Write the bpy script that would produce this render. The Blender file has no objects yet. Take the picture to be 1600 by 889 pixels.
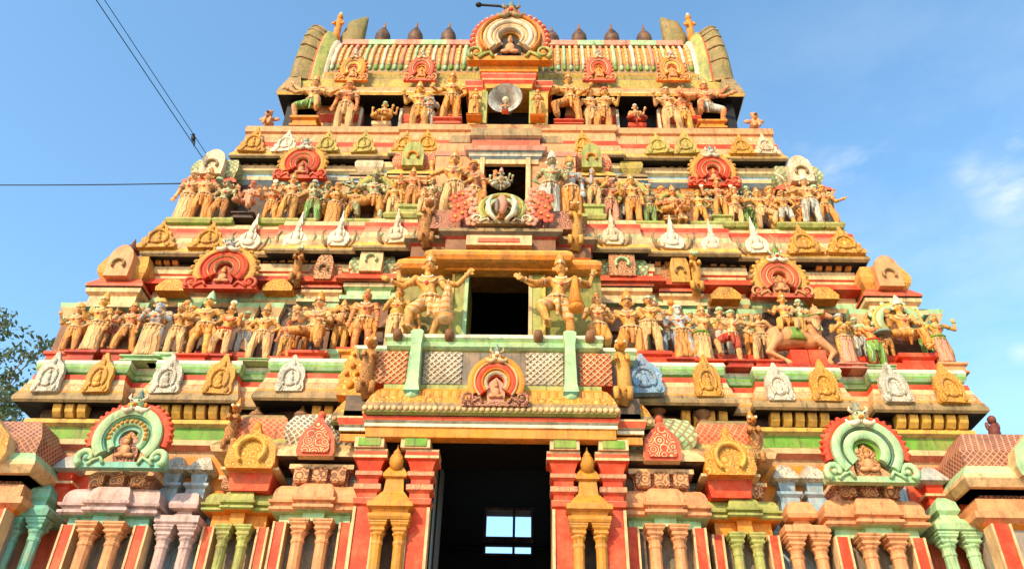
import bpy, bmesh, math, random
import numpy as np
from mathutils import Vector, Matrix
R = math.radians
random.seed(7)
sc = bpy.context.scene
COL = sc.collection

# ------------------------------------------------------------------ camera
PITCH, YAW, ROLL, CAMX, CAMY, CAMZ, F = R(36.22), R(-1.54), R(1.44), 0.626, -14.0, 1.6, 1300.0
cp, sp, cw, sw = math.cos(PITCH), math.sin(PITCH), math.cos(YAW), math.sin(YAW)
vF = Vector((sw * cp, cw * cp, sp)); vR0 = Vector((cw, -sw, 0)); vU0 = vR0.cross(vF)
vR = math.cos(ROLL) * vR0 + math.sin(ROLL) * vU0
vU = -math.sin(ROLL) * vR0 + math.cos(ROLL) * vU0
cam = bpy.data.cameras.new('camera'); camo = bpy.data.objects.new('camera', cam); COL.objects.link(camo)
m = Matrix((vR, vU, -vF)).transposed().to_4x4(); m.translation = Vector((CAMX, CAMY, CAMZ))
camo.matrix_world = m
cam.sensor_width = 36; cam.lens = F / 1600 * 36; cam.clip_end = 3000; cam.clip_start = 0.1
sc.camera = camo

def at(px, py, Y):
    d = vF + (px - 800) / F * vR - (py - 444.5) / F * vU
    t = (Y - CAMY) / d.y
    return Vector((CAMX, CAMY, CAMZ)) + d * t
def Zr(row, Y, px=781): return at(px, row, Y).z
def Xp(px, row, Y): return at(px, row, Y).x

# ------------------------------------------------------------------ world, sun, exposure
SUN_EL, SUN_AZ = 34, 30          # azimuth to the left of the tower's front axis, behind the camera
w = bpy.data.worlds.new("World"); sc.world = w; w.use_nodes = True
nt = w.node_tree; nt.nodes.clear()
out = nt.nodes.new('ShaderNodeOutputWorld'); bg = nt.nodes.new('ShaderNodeBackground')
sky = nt.nodes.new('ShaderNodeTexSky'); sky.sky_type = 'NISHITA'; sky.sun_disc = False
sky.sun_elevation = R(SUN_EL); sky.sun_rotation = R(180 + SUN_AZ)
sky.air_density = 1.0; sky.dust_density = 0.6; sky.ozone_density = 1.6
tc = nt.nodes.new('ShaderNodeTexCoord')
# thin cloud wisps low in the right of the sky, as directions
mp = nt.nodes.new('ShaderNodeMapping'); mp.inputs['Scale'].default_value = (1.2, 1.2, 3.2)
nt.links.new(tc.outputs['Generated'], mp.inputs['Vector'])
cn = nt.nodes.new('ShaderNodeTexNoise'); cn.inputs['Scale'].default_value = 4.0; cn.inputs['Detail'].default_value = 8; cn.inputs['Roughness'].default_value = 0.62
nt.links.new(mp.outputs[0], cn.inputs['Vector'])
def wmath(op, a, b=None, c=None):
    n = nt.nodes.new('ShaderNodeMath'); n.operation = op
    for i, v in enumerate((a, b, c)):
        if v is None: continue
        if isinstance(v, (int, float)): n.inputs[i].default_value = v
        else: nt.links.new(v, n.inputs[i])
    return n.outputs[0]
def blob(px, py, rad, strength):
    d = (vF + (px - 800) / F * vR - (py - 444.5) / F * vU).normalized()
    vm = nt.nodes.new('ShaderNodeVectorMath'); vm.operation = 'DOT_PRODUCT'; vm.inputs[1].default_value = d
    nt.links.new(tc.outputs['Generated'], vm.inputs[0])
    a = wmath('ARCCOSINE', wmath('MINIMUM', vm.outputs['Value'], 1.0))
    s = wmath('SUBTRACT', 1.0, wmath('DIVIDE', a, rad))
    return wmath('MULTIPLY', wmath('MAXIMUM', s, 0.0), strength)
bl = None
for b in [(1575, 295, .05, 1.1), (1515, 268, .03, .7), (1335, 250, .035, .75), (1295, 262, .035, .7), (1370, 240, .03, .5), (1592, 222, .02, .9), (1595, 552, .02, .8), (1255, 215, .03, .5), (1510, 365, .03, .25), (1620, 480, .5, .22)]:
    o = blob(*b); bl = o if bl is None else wmath('MAXIMUM', bl, o)
cf = wmath('MULTIPLY', bl, wmath('MULTIPLY', wmath('SUBTRACT', cn.outputs['Fac'], 0.40), 3.6))
cf = wmath('MINIMUM', wmath('MAXIMUM', cf, 0.0), 0.8)
hs = nt.nodes.new('ShaderNodeHueSaturation'); hs.inputs['Saturation'].default_value = 1.1; hs.inputs['Value'].default_value = 2.1; hs.inputs['Hue'].default_value = 0.488
nt.links.new(sky.outputs[0], hs.inputs['Color'])
mx = nt.nodes.new('ShaderNodeMix'); mx.data_type = 'RGBA'
nt.links.new(cf, mx.inputs['Factor']); nt.links.new(hs.outputs[0], mx.inputs['A']); mx.inputs['B'].default_value = (6.5, 6.7, 7.0, 1)
nt.links.new(mx.outputs['Result'], bg.inputs['Color']); bg.inputs['Strength'].default_value = 0.15
nt.links.new(bg.outputs[0], out.inputs[0])
sl = bpy.data.lights.new('sun', 'SUN'); sl.energy = 4.5; sl.angle = R(0.6); sl.color = (1.0, 0.80, 0.54)
so = bpy.data.objects.new('sun', sl); COL.objects.link(so)
dirS = Vector((-math.sin(R(SUN_AZ)) * math.cos(R(SUN_EL)), -math.cos(R(SUN_AZ)) * math.cos(R(SUN_EL)), math.sin(R(SUN_EL))))
so.rotation_euler = dirS.to_track_quat('Z', 'Y').to_euler(); so.location = (-20, -30, 30)
sc.view_settings.view_transform = 'Standard'; sc.view_settings.look = 'None'
sc.view_settings.exposure = 0.28; sc.view_settings.gamma = 1.0; sc.view_settings.use_curve_mapping = False
sc.cycles.max_bounces = 5; sc.cycles.diffuse_bounces = 3
sc.cycles.use_denoising = True

# ------------------------------------------------------------------ materials
def lin(c): return tuple(((v / 255) / 12.92 if v / 255 <= .04045 else ((v / 255 + .055) / 1.055) ** 2.4) for v in c)
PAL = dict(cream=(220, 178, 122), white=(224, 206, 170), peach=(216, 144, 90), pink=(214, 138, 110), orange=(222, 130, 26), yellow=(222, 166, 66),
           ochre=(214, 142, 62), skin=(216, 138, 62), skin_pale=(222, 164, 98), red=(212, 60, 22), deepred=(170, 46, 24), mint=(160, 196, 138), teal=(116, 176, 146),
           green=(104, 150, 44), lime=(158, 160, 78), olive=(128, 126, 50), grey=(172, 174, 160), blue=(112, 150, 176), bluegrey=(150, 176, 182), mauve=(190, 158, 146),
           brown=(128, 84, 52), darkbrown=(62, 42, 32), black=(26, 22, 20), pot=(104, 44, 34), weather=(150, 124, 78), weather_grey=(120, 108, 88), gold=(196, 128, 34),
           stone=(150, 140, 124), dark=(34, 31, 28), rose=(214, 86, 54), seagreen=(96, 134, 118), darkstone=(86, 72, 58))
_M = {}
def node_mat(name, col, grime=0.35, pattern=None, col2=None, scale=1.0, bump=0.35):
    ma = bpy.data.materials.new(name); ma.use_nodes = True
    t = ma.node_tree; N, L = t.nodes, t.links
    b = N['Principled BSDF']; b.inputs['Roughness'].default_value = 0.62; b.inputs['Specular IOR Level'].default_value = 0.3
    geo = N.new('ShaderNodeNewGeometry'); pos = geo.outputs['Position']
    def noise(s, d=4, r=.6):
        n = N.new('ShaderNodeTexNoise'); n.inputs['Scale'].default_value = s; n.inputs['Detail'].default_value = d; n.inputs['Roughness'].default_value = r
        L.new(pos, n.inputs['Vector']); return n.outputs['Fac']
    def mth(op, a, bb=None):
        n = N.new('ShaderNodeMath'); n.operation = op
        for i, v in enumerate((a, bb)):
            if v is None: continue
            if isinstance(v, (int, float)): n.inputs[i].default_value = v
            else: L.new(v, n.inputs[i])
        return n.outputs[0]
    def ramp(f, a, bb, ca=(0, 0, 0, 1), cb=(1, 1, 1, 1)):
        n = N.new('ShaderNodeValToRGB'); n.color_ramp.elements[0].position = a; n.color_ramp.elements[1].position = bb
        n.color_ramp.elements[0].color = ca; n.color_ramp.elements[1].color = cb; L.new(f, n.inputs[0]); return n.outputs[0]
    def mix(f, a, bb):
        n = N.new('ShaderNodeMix'); n.data_type = 'RGBA'
        for k, v in (('Factor', f), ('A', a), ('B', bb)):
            if isinstance(v, (int, float)): n.inputs[k].default_value = v
            elif isinstance(v, tuple): n.inputs[k].default_value = (*v[:3], 1)
            else: L.new(v, n.inputs[k])
        return n.outputs['Result']
    c = lin(col); h = None
    cur = mix(ramp(noise(7, 5), .38, .66), tuple(x * .84 for x in c), tuple(min(.9, x * 1.1) for x in c))
    if pattern:
        c2 = lin(col2)
        sep = N.new('ShaderNodeSeparateXYZ'); L.new(pos, sep.inputs[0]); X, Y_, Z = sep.outputs
        if pattern == 'lattice':
            hx = mth('ADD', X, Y_)
            a = mth('ABSOLUTE', mth('SINE', mth('MULTIPLY', mth('ADD', hx, Z), 21 * scale)))
            d = mth('ABSOLUTE', mth('SINE', mth('MULTIPLY', mth('SUBTRACT', hx, Z), 21 * scale)))
            h = mth('MINIMUM', a, d); f = ramp(h, .34, .5); cur = mix(f, c2, cur)
            h = mth('SUBTRACT', 1.0, f)
        elif pattern == 'relief':
            v = N.new('ShaderNodeTexVoronoi'); v.inputs['Scale'].default_value = 6.5 * scale; L.new(pos, v.inputs['Vector']); v.inputs['Randomness'].default_value = .55
            f = ramp(mth('SINE', mth('MULTIPLY', v.outputs['Distance'], 26.0)), .0, .55); cur = mix(f, cur, c2); h = mth('SUBTRACT', 1.0, f)
        elif pattern == 'mottle':
            f = ramp(noise(15 * scale, 2, .5), .50, .58); cur = mix(f, cur, c2)
        elif pattern == 'stripe':
            f = ramp(mth('SINE', mth('MULTIPLY', Z, 34 * scale)), .45, .6); cur = mix(f, cur, c2)
        elif pattern == 'fluting':
            f = ramp(mth('SINE', mth('MULTIPLY', X, 42)), .1, .6); cur = mix(f, c2, cur); h = f
        elif pattern == 'fold':
            f = ramp(mth('SINE', mth('ADD', mth('MULTIPLY', X, 60 * scale), mth('MULTIPLY', noise(3, 2), 12))), .2, .9); cur = mix(f, c2, cur); h = f
    # faded and repainted patches
    pn = ramp(noise(2.2, 6, .7), .46, .62); cur = mix(mth('MULTIPLY', pn, .22 if grime > .05 else 0.0), cur, lin((220, 158, 100)))
    # weather stains: patches and vertical runs of soot and algae
    mp = N.new('ShaderNodeMapping'); mp.inputs['Scale'].default_value = (3.2, 3.2, .8); L.new(pos, mp.inputs['Vector'])
    n2 = N.new('ShaderNodeTexNoise'); n2.inputs['Scale'].default_value = 1.6; n2.inputs['Detail'].default_value = 8; n2.inputs['Roughness'].default_value = .7
    L.new(mp.outputs[0], n2.inputs['Vector'])
    g = mth('MULTIPLY', ramp(n2.outputs['Fac'], .48, .70), min(1, grime * 1.25))
    cur = mix(g, cur, lin((96, 76, 50)))
    g2 = mth('MULTIPLY', ramp(noise(26, 6, .75), .57, .70), min(1, grime * 1.1))
    cur = mix(g2, cur, lin((60, 50, 38)))
    mp3 = N.new('ShaderNodeMapping'); mp3.inputs['Scale'].default_value = (9, 9, 1.1); L.new(pos, mp3.inputs['Vector'])
    n3 = N.new('ShaderNodeTexNoise'); n3.inputs['Scale'].default_value = 1.5; n3.inputs['Detail'].default_value = 5; L.new(mp3.outputs[0], n3.inputs['Vector'])
    cur = mix(mth('MULTIPLY', ramp(n3.outputs['Fac'], .60, .70), .25 + grime * .45 if grime > .05 else 0.0), cur, lin((58, 48, 38)))
    L.new(cur, b.inputs['Base Color'])
    bp = N.new('ShaderNodeBump'); bp.inputs['Strength'].default_value = bump; bp.inputs['Distance'].default_value = .02
    hh = noise(30, 5)
    if h is not None: hh = mth('ADD', mth('MULTIPLY', hh, .4), mth('MULTIPLY', h, 1.4)); bp.inputs['Strength'].default_value = .8
    L.new(hh, bp.inputs['Height']); L.new(bp.outputs[0], b.inputs['Normal'])
    return ma
SPECIAL = {
    'lattice_red': ('rose', 'lattice', 'peach', 1.3), 'lattice_deep': ('red', 'lattice', 'cream', 1.35), 'lattice_grey': ('weather_grey', 'lattice', 'white', 1.3), 'lattice_mint': ('mint', 'lattice', 'weather', 1.0), 'lattice_brown': ('brown', 'lattice', 'pink', 1.4), 'relief_cream': ('cream', 'relief', 'peach', 1.5), 'relief_pink': ('peach', 'relief', 'pink', 1.5), 'relief_mint': ('mint', 'relief', 'cream', 1.4), 'relief_skin': ('ochre', 'relief', 'brown', 1.6),
    'lattice_orange': ('orange', 'lattice', 'yellow', .8), 'relief_orange': ('gold', 'relief', 'yellow', 1), 'relief_grey': ('white', 'relief', 'grey', 1),
    'relief_lime': ('lime', 'relief', 'yellow', 1), 'relief_white': ('white', 'relief', 'cream', 1), 'relief_peach': ('peach', 'relief', 'brown', 1), 'relief_grey_shaded': ('blue', 'relief', 'bluegrey', 1),
    'relief_red': ('red', 'relief', 'cream', 1), 'relief_brown': ('brown', 'relief', 'pink', 1), 'relief_gold': ('yellow', 'relief', 'ochre', 1.6), 'relief_multi': ('pink', 'relief', 'mint', 1.4),
    'sk_ochre': ('skin', 'mottle', 'yellow', 1.3), 'sk_red': ('skin', 'mottle', 'rose', 1.3), 'sk_gold': ('yellow', 'mottle', 'skin', 1.2), 'sk_pale': ('skin_pale', 'mottle', 'skin', 1), 'sk_green': ('weather', 'mottle', 'mint', 1),
    'sk_pink': ('pink', 'mottle', 'skin', 1), 'sk_blue': ('bluegrey', 'mottle', 'skin', 1), 'stripe_sock': ('cream', 'stripe', 'orange', 1.3),
    'cl_cream': ('cream', 'fold', 'skin_pale', 1), 'cl_white': ('white', 'fold', 'grey', 1), 'cl_orange': ('orange', 'fold', 'ochre', 1), 'cl_red': ('red', 'fold', 'deepred', 1),
    'cl_green': ('mint', 'fold', 'green', 1), 'cl_pink': ('peach', 'fold', 'pink', 1), 'cl_blue': ('blue', 'fold', 'bluegrey', 1), 'cl_yellow': ('yellow', 'fold', 'ochre', 1), 'cl_ochre': ('ochre', 'fold', 'skin', 1),
    'fan': ('weather', 'relief', 'olive', .9), 'speaker_grey': ('grey', 'mottle', 'stone', .4), 'flute': ('orange', 'fluting', 'ochre', 1),
    'rib': ('cream', 'stripe', 'orange', .8),
}
GR = dict(dark=.0, black=.0, red=.35, weather=.9, weather_grey=.9, peach=.5, mauve=.6, olive=.7, cream=.5, orange=.45, relief_orange=.5, relief_grey=.6, lime=.6, white=.4, mint=.4, pink=.5)
def M(n):
    if n not in _M:
        if n.startswith(('sk_', 'cl_')): GR[n] = .75
        if n in SPECIAL:
            a, p, b, s = SPECIAL[n]; _M[n] = node_mat('paint_' + n, PAL[a], GR.get(n, .5), p, PAL[b], s)
        else: _M[n] = node_mat('paint_' + n, PAL[n], GR.get(n, .5))
    return _M[n]

# ------------------------------------------------------------------ mesh building
def offset(poly, d):
    n = len(poly); res = []
    for i in range(n):
        p0, p1, p2 = Vector(poly[i - 1]), Vector(poly[i]), Vector(poly[(i + 1) % n])
        e1 = (p1 - p0).normalized(); e2 = (p2 - p1).normalized()
        n1 = Vector((e1.y, -e1.x)); n2 = Vector((e2.y, -e2.x))
        k = n1 + n2; den = 1 + n1.dot(n2)
        res.append(p1 + k * (d / max(den, .2)))
    return res
def rect(x0, x1, y0, y1): return [(x0, y0), (x1, y0), (x1, y1), (x0, y1)]
def ngon(cx, cy, r, n=12, ph=0): return [(cx + r * math.cos(2 * math.pi * (i + ph) / n), cy + r * math.sin(2 * math.pi * (i + ph) / n)) for i in range(n)]
class MB:
    def __init__(s): s.bm = bmesh.new(); s.m = []
    def mi(s, n):
        if n not in s.m: s.m.append(n)
        return s.m.index(n)
    def quad(s, vs, mt, smooth=False):
        try:
            f = s.bm.faces.new(vs); f.material_index = s.mi(mt); f.smooth = smooth
        except ValueError: pass
    def loft(s, poly, prof, top=True, bot=True, smooth=False):
        """prof: (offset, z, material of the band above)"""
        rings = []
        for d, z, *_ in prof: rings.append([s.bm.verts.new((p[0], p[1], z)) for p in offset(poly, d)])
        n = len(poly)
        for k in range(len(rings) - 1):
            mt = prof[k][2]
            for i in range(n): s.quad((rings[k][i], rings[k][(i + 1) % n], rings[k + 1][(i + 1) % n], rings[k + 1][i]), mt, smooth)
        if top: s.quad(rings[-1], prof[-1][2] if len(prof[-1]) > 2 else prof[-2][2])
        if bot: s.quad(rings[0][::-1], prof[0][2])
        return s
    def box(s, x0, x1, y0, y1, z0, z1, mt, bev=0.0):
        if bev: return s.loft(rect(x0, x1, y0, y1), [(-bev, z0, mt), (0, z0 + bev, mt), (0, z1 - bev, mt), (-bev, z1, mt)])
        return s.loft(rect(x0, x1, y0, y1), [(0, z0, mt), (0, z1, mt)])
    def lathe(s, cx, cy, cz, prof, mt, n=12, sx=1, sy=1):
        """prof (r,z[,mat])"""
        rings = []
        for p in prof:
            rings.append([s.bm.verts.new((cx + sx * p[0] * math.cos(2 * math.pi * i / n), cy + sy * p[0] * math.sin(2 * math.pi * i / n), cz + p[1])) for i in range(n)])
        for k in range(len(rings) - 1):
            mm = prof[k][2] if len(prof[k]) > 2 else mt
            for i in range(n): s.quad((rings[k][i], rings[k][(i + 1) % n], rings[k + 1][(i + 1) % n], rings[k + 1][i]), mm, True)
        s.quad(rings[-1], mt); s.quad(rings[0][::-1], mt)
        return s
    def ell(s, c, r, mt, seg=10, rings=7, rot=None):
        mm = Matrix.Translation(c) @ (rot.to_4x4() if rot else Matrix()) @ Matrix.Diagonal((*r, 1))
        g = bmesh.ops.create_uvsphere(s.bm, u_segments=seg, v_segments=rings, radius=1, matrix=mm)
        k = s.mi(mt)
        for f in {f for v in g['verts'] for f in v.link_faces}: f.material_index = k; f.smooth = True
        return s
    def tube(s, pts, rad, mt, n=8, cap=True, flat=1.0):
        pts = [Vector(p) for p in pts]
        if isinstance(rad, (int, float)): rad = [rad] * len(pts)
        rings = []; prev = None
        for i, p in enumerate(pts):
            t = (pts[min(i + 1, len(pts) - 1)] - pts[max(i - 1, 0)]).normalized()
            u = prev if prev is not None else (Vector((0, 1, 0)) if abs(t.y) < .9 else Vector((1, 0, 0)))
            a = (u - t * u.dot(t)).normalized(); b = t.cross(a); prev = a
            rings.append([s.bm.verts.new(p + (a * math.cos(2 * math.pi * k / n) * flat + b * math.sin(2 * math.pi * k / n)) * rad[i]) for k in range(n)])
        for q in range(len(rings) - 1):
            for k in range(n): s.quad((rings[q][k], rings[q][(k + 1) % n], rings[q + 1][(k + 1) % n], rings[q + 1][k]), mt, True)
        if cap: s.quad(rings[-1], mt); s.quad(rings[0][::-1], mt)
        return s
    def caps(s, a, b, ra, rb, mt, n=10):
        """tapered capsule"""
        a, b = Vector(a), Vector(b); t = (b - a)
        if t.length < 1e-5: return s.ell(a, (ra,) * 3, mt)
        t.normalize()
        pts = [a - t * ra * .98, a - t * ra * .75, a - t * ra * .35, a, b, b + t * rb * .35, b + t * rb * .75, b + t * rb * .98]
        return s.tube(pts, [ra * .2, ra * .66, ra * .94, ra, rb, rb * .94, rb * .66, rb * .2], mt, n)
    def plate(s, pts, y0, y1, mt, side=None, cx=0, cz=0, bev=0):
        """outline in XZ (counter clockwise seen from the front), front face at y0 (nearer the viewer), back at y1"""
        fr = [s.bm.verts.new((cx + p[0], y0, cz + p[1])) for p in pts]; bk = [s.bm.verts.new((cx + p[0], y1, cz + p[1])) for p in pts]
        s.quad(fr, mt); s.quad(bk[::-1], side or mt); n = len(pts)
        for i in range(n): s.quad((fr[i], bk[i], bk[(i + 1) % n], fr[(i + 1) % n]), side or mt)
        return s
    def arc(s, cx, cz, r0, r1, a0, a1, y0, y1, mt, n=26, bulge=.0, el=1.0):
        """ring band r0..r1 in XZ; front at y0 with bulge, back y1"""
        k = 4; rings = []
        for i in range(n + 1):
            a = R(a0 + (a1 - a0) * i / n); c, si = math.cos(a), math.sin(a) * el; row = [(r0, y1)]
            for j in range(k + 1):
                t = j / k; row.append((r0 + (r1 - r0) * t, y0 - bulge * math.sin(math.pi * t)))
            row.append((r1, y1))
            rings.append([s.bm.verts.new((cx + r * c, y, cz + r * si)) for r, y in row])
        q = len(rings[0])
        for i in range(n):
            for j in range(q - 1): s.quad((rings[i][j], rings[i + 1][j], rings[i + 1][j + 1], rings[i][j + 1]), mt)
        s.quad(rings[0], mt); s.quad(rings[-1][::-1], mt)
        return s
    def mesh(s, name):
        bmesh.ops.recalc_face_normals(s.bm, faces=s.bm.faces)
        me = bpy.data.meshes.new(name); s.bm.to_mesh(me); s.bm.free()
        for n in s.m: me.materials.append(M(n) if isinstance(n, str) else n)
        return me
    def done(s, name, parent=None, loc=None, rot=None):
        o = bpy.data.objects.new(name, s.mesh(name)); COL.objects.link(o)
        if parent: o.parent = parent
        if loc is not None: o.location = loc
        if rot is not None: o.rotation_euler = rot
        return o
def inst(me, name, parent=None, loc=(0, 0, 0), rot=(0, 0, 0), scale=(1, 1, 1)):
    o = bpy.data.objects.new(name, me); COL.objects.link(o)
    if parent: o.parent = parent
    o.location = loc; o.rotation_euler = rot; o.scale = scale
    return o
def empty(name, parent=None, loc=(0, 0, 0), rot=(0, 0, 0), scale=(1, 1, 1)):
    return inst(None, name, parent, loc, rot, scale)
def tag(o, label, cat, group=None):
    o['label'] = label; o['category'] = cat
    if group: o['group'] = group
    return o

def split_loose(o):
    """one object for each separate piece of a part"""
    bm = bmesh.new(); bm.from_mesh(o.data); left = set(bm.verts); groups = []
    while left:
        v = left.pop(); g = {v}; st = [v]
        while st:
            for e in st.pop().link_edges:
                for q in e.verts:
                    if q in left: left.discard(q); g.add(q); st.append(q)
        groups.append(g)
    idx = [[v.index for v in g] for g in groups]; bm.free()
    if len(idx) < 2: return
    for k, g in enumerate(idx):
        keep = set(g); b2 = bmesh.new(); b2.from_mesh(o.data); b2.verts.ensure_lookup_table()
        bmesh.ops.delete(b2, geom=[v for v in b2.verts if v.index not in keep], context='VERTS')
        me = o.data.copy(); b2.to_mesh(me); b2.free()
        if k == 0: first = me
        else: c = o.copy(); c.data = me; COL.objects.link(c); c.name = o.name.split('.')[0]
    o.data = first

# ------------------------------------------------------------------ ground
g = MB(); g.box(-600, 600, -400, 900, -.5, 0, 'stone'); go = g.done('ground'); go['kind'] = 'structure'
# ------------------------------------------------------------------ the gate tower
tower = tag(empty('temple_tower'), 'tall stepped temple gate tower painted in orange, cream, red and green stucco', 'temple tower')
LW = {1: 8.79, 2: 7.92, 3: 7.07}; LZ = {1: 8.74, 2: 12.79, 3: 16.63}; LY = {1: -.70, 2: .17, 3: 1.02}; TZ = {1: 9.60, 2: 13.76, 3: 17.90}
YB = 6.0
def outline(w, yf, steps, yb=YB):
    L = [(-w, yf)]; y = yf
    for xb, yn in steps: L += [(-xb, y), (-xb, yn)]; y = yn
    Rr = [(-x, yy) for x, yy in reversed(L)]
    return L + Rr + [(w, yb), (-w, yb)]
def uloft(mb, poly, prof, smooth=False, gap=False):
    """like loft, open at the back, no caps"""
    rings = [[mb.bm.verts.new((p[0], min(p[1], YB), z)) for p in offset(poly, d)] for d, z, *_ in prof]
    n = len(poly)
    for k in range(len(rings) - 1):
        for i in range(n):
            if i == n - 2 or (gap and i == (n - 2) // 2 - 1): continue
            mb.quad((rings[k][i], rings[k][(i + 1) % n], rings[k + 1][(i + 1) % n], rings[k + 1][i]), prof[k][2], smooth)
# walls: masonry shells with the openings left free
def shell(w, y0, z0, z1, open_x, open_z0, open_z1, mt, t=.4, name='storey_wall'):
    mb = MB()
    if open_x:
        mb.box(-w, -open_x, y0, y0 + t, z0, z1, mt); mb.box(open_x, w, y0, y0 + t, z0, z1, mt)
        mb.box(-open_x, open_x, y0, y0 + t, open_z1, z1, mt)
        if open_z0 > z0: mb.box(-open_x, open_x, y0, y0 + t, z0, open_z0, mt)
    else: mb.box(-w, w, y0, y0 + t, z0, z1, mt)
    mb.box(-w, -w + t, y0 + t, YB - .4, z0, z1, mt); mb.box(w - t, w, y0 + t, YB - .4, z0, z1, mt)
    return mb.done(name, tower)
DX = 1.06; DZ = Zr(686, -1.58)
shell(8.35, 0.0, 0, LZ[1] + .8, DX, 4.0, 9.25, 'mauve')
shell(7.5, .75, TZ[1] - .05, LZ[2] + .6, .66, TZ[1], LZ[2] + .55, 'darkbrown')  # dark brown paints in the shade behind the lower statue row
shell(6.65, 1.55, TZ[2] - .05, LZ[3] + .6, .5, TZ[2], LZ[3] + .55, 'darkstone')  # wall colour darkened to paint in shade behind the middle statues
# back wall with the far window
wl = at(760, 797, 5.6); wr = at(830, 867, 5.6); wx0, wx1, wz0, wz1 = wl.x, wr.x, wr.z, wl.z
mb = MB()
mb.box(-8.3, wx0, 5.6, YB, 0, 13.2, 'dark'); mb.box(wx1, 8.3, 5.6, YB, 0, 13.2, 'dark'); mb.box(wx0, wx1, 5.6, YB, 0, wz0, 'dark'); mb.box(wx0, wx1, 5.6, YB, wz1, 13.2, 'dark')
mb.box(-7, 7, 5.6, YB, 13.2, 17.2, 'weather_grey'); mb.done('back_wall', tower)
win = empty('window', tower)
mb = MB(); ym = 5.58
xm = at(803, 820, ym).x; za, zb = at(795, 837, ym).z, at(795, 851, ym).z
mb.box(wx0, wx1, 5.62, 5.74, zb, za, 'darkbrown'); mb.done('transom', win)
mb = MB(); mb.box(xm - .03, xm + .03, 5.6, 5.62 + .1, wz0, zb, 'darkbrown'); mb.box(xm - .03, xm + .03, 5.6, 5.72, za, wz1, 'darkbrown'); mb.done('mullion', win)
mb = MB(); e = .05
mb.box(wx0 - e, wx0 + .01, 5.52, 5.61, wz0 - e, wz1 + e, 'darkbrown'); mb.box(wx1 - .01, wx1 + e, 5.52, 5.61, wz0 - e, wz1 + e, 'darkbrown')
mb.box(wx0 + .01, wx1 - .01, 5.52, 5.61, wz0 - e, wz0 + .01, 'darkbrown'); mb.box(wx0 + .01, wx1 - .01, 5.52, 5.61, wz1 - .01, wz1 + e, 'darkbrown'); mb.done('frame', win)
# inside: floor, ceiling, side linings
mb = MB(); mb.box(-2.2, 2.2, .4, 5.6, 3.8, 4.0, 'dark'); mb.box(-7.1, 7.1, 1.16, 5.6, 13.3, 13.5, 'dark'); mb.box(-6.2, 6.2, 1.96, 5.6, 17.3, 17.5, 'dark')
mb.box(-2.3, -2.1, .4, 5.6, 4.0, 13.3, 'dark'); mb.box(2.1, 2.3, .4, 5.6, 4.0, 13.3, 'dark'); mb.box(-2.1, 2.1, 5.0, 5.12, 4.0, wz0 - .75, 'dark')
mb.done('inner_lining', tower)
mb = MB(); mb.box(-2.1, 2.1, 5.35, 5.45, 7.1, 7.2, 'darkbrown'); mb.box(-2.1, 2.1, 5.35, 5.45, 8.2, 8.26, 'black'); mb.done('inner_beam', tower)
# granite base
mb = MB(); mb.loft(rect(-10.8, 10.8, -1.9, YB), [(.3, 0, 'stone'), (.3, .6, 'stone'), (0, .8, 'stone'), (0, 2.6, 'stone'), (.15, 2.75, 'stone'), (.15, 3.1, 'stone'), (-.2, 3.3, 'stone')]); mb.done('granite_base', tower)

ST = {1: [(6.75, -.42), (6.5, -.74), (4.62, -.50), (4.35, -.86)], 2: [(5.15, .02), (3.2, -.1)], 3: [(3.0, .92)]}
def eave(k, prof, name='cornice'):  # black soffit band puts the shade under the eave into the colour
    mb = MB(); uloft(mb, outline(LW[k], LY[k], ST[k], YB), prof); return mb.done(name, tower)
def O(lst, z): return [(d, z + dz, *r) for d, dz, *r in lst]
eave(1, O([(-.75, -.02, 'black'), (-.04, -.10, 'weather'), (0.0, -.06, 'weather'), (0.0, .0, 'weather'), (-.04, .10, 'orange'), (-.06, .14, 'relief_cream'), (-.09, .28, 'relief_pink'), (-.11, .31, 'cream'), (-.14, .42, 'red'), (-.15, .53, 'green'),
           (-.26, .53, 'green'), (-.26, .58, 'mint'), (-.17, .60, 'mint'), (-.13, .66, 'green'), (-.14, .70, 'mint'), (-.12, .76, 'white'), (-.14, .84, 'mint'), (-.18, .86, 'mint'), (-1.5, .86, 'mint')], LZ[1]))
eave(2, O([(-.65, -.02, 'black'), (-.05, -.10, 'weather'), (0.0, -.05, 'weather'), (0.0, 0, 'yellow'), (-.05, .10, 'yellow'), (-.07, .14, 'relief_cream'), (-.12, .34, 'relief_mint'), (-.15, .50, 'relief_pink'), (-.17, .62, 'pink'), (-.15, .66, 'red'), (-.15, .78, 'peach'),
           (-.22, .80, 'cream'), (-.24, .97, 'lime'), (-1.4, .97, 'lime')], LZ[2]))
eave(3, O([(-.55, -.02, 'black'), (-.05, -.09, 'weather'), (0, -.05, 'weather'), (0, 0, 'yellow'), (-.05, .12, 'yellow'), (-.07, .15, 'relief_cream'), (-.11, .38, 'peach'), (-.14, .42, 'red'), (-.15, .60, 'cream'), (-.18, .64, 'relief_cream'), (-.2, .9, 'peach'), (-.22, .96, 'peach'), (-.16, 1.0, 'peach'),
           (-.16, 1.2, 'weather'), (-.22, 1.27, 'peach'), (-1.2, 1.27, 'peach')], LZ[3]))
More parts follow.
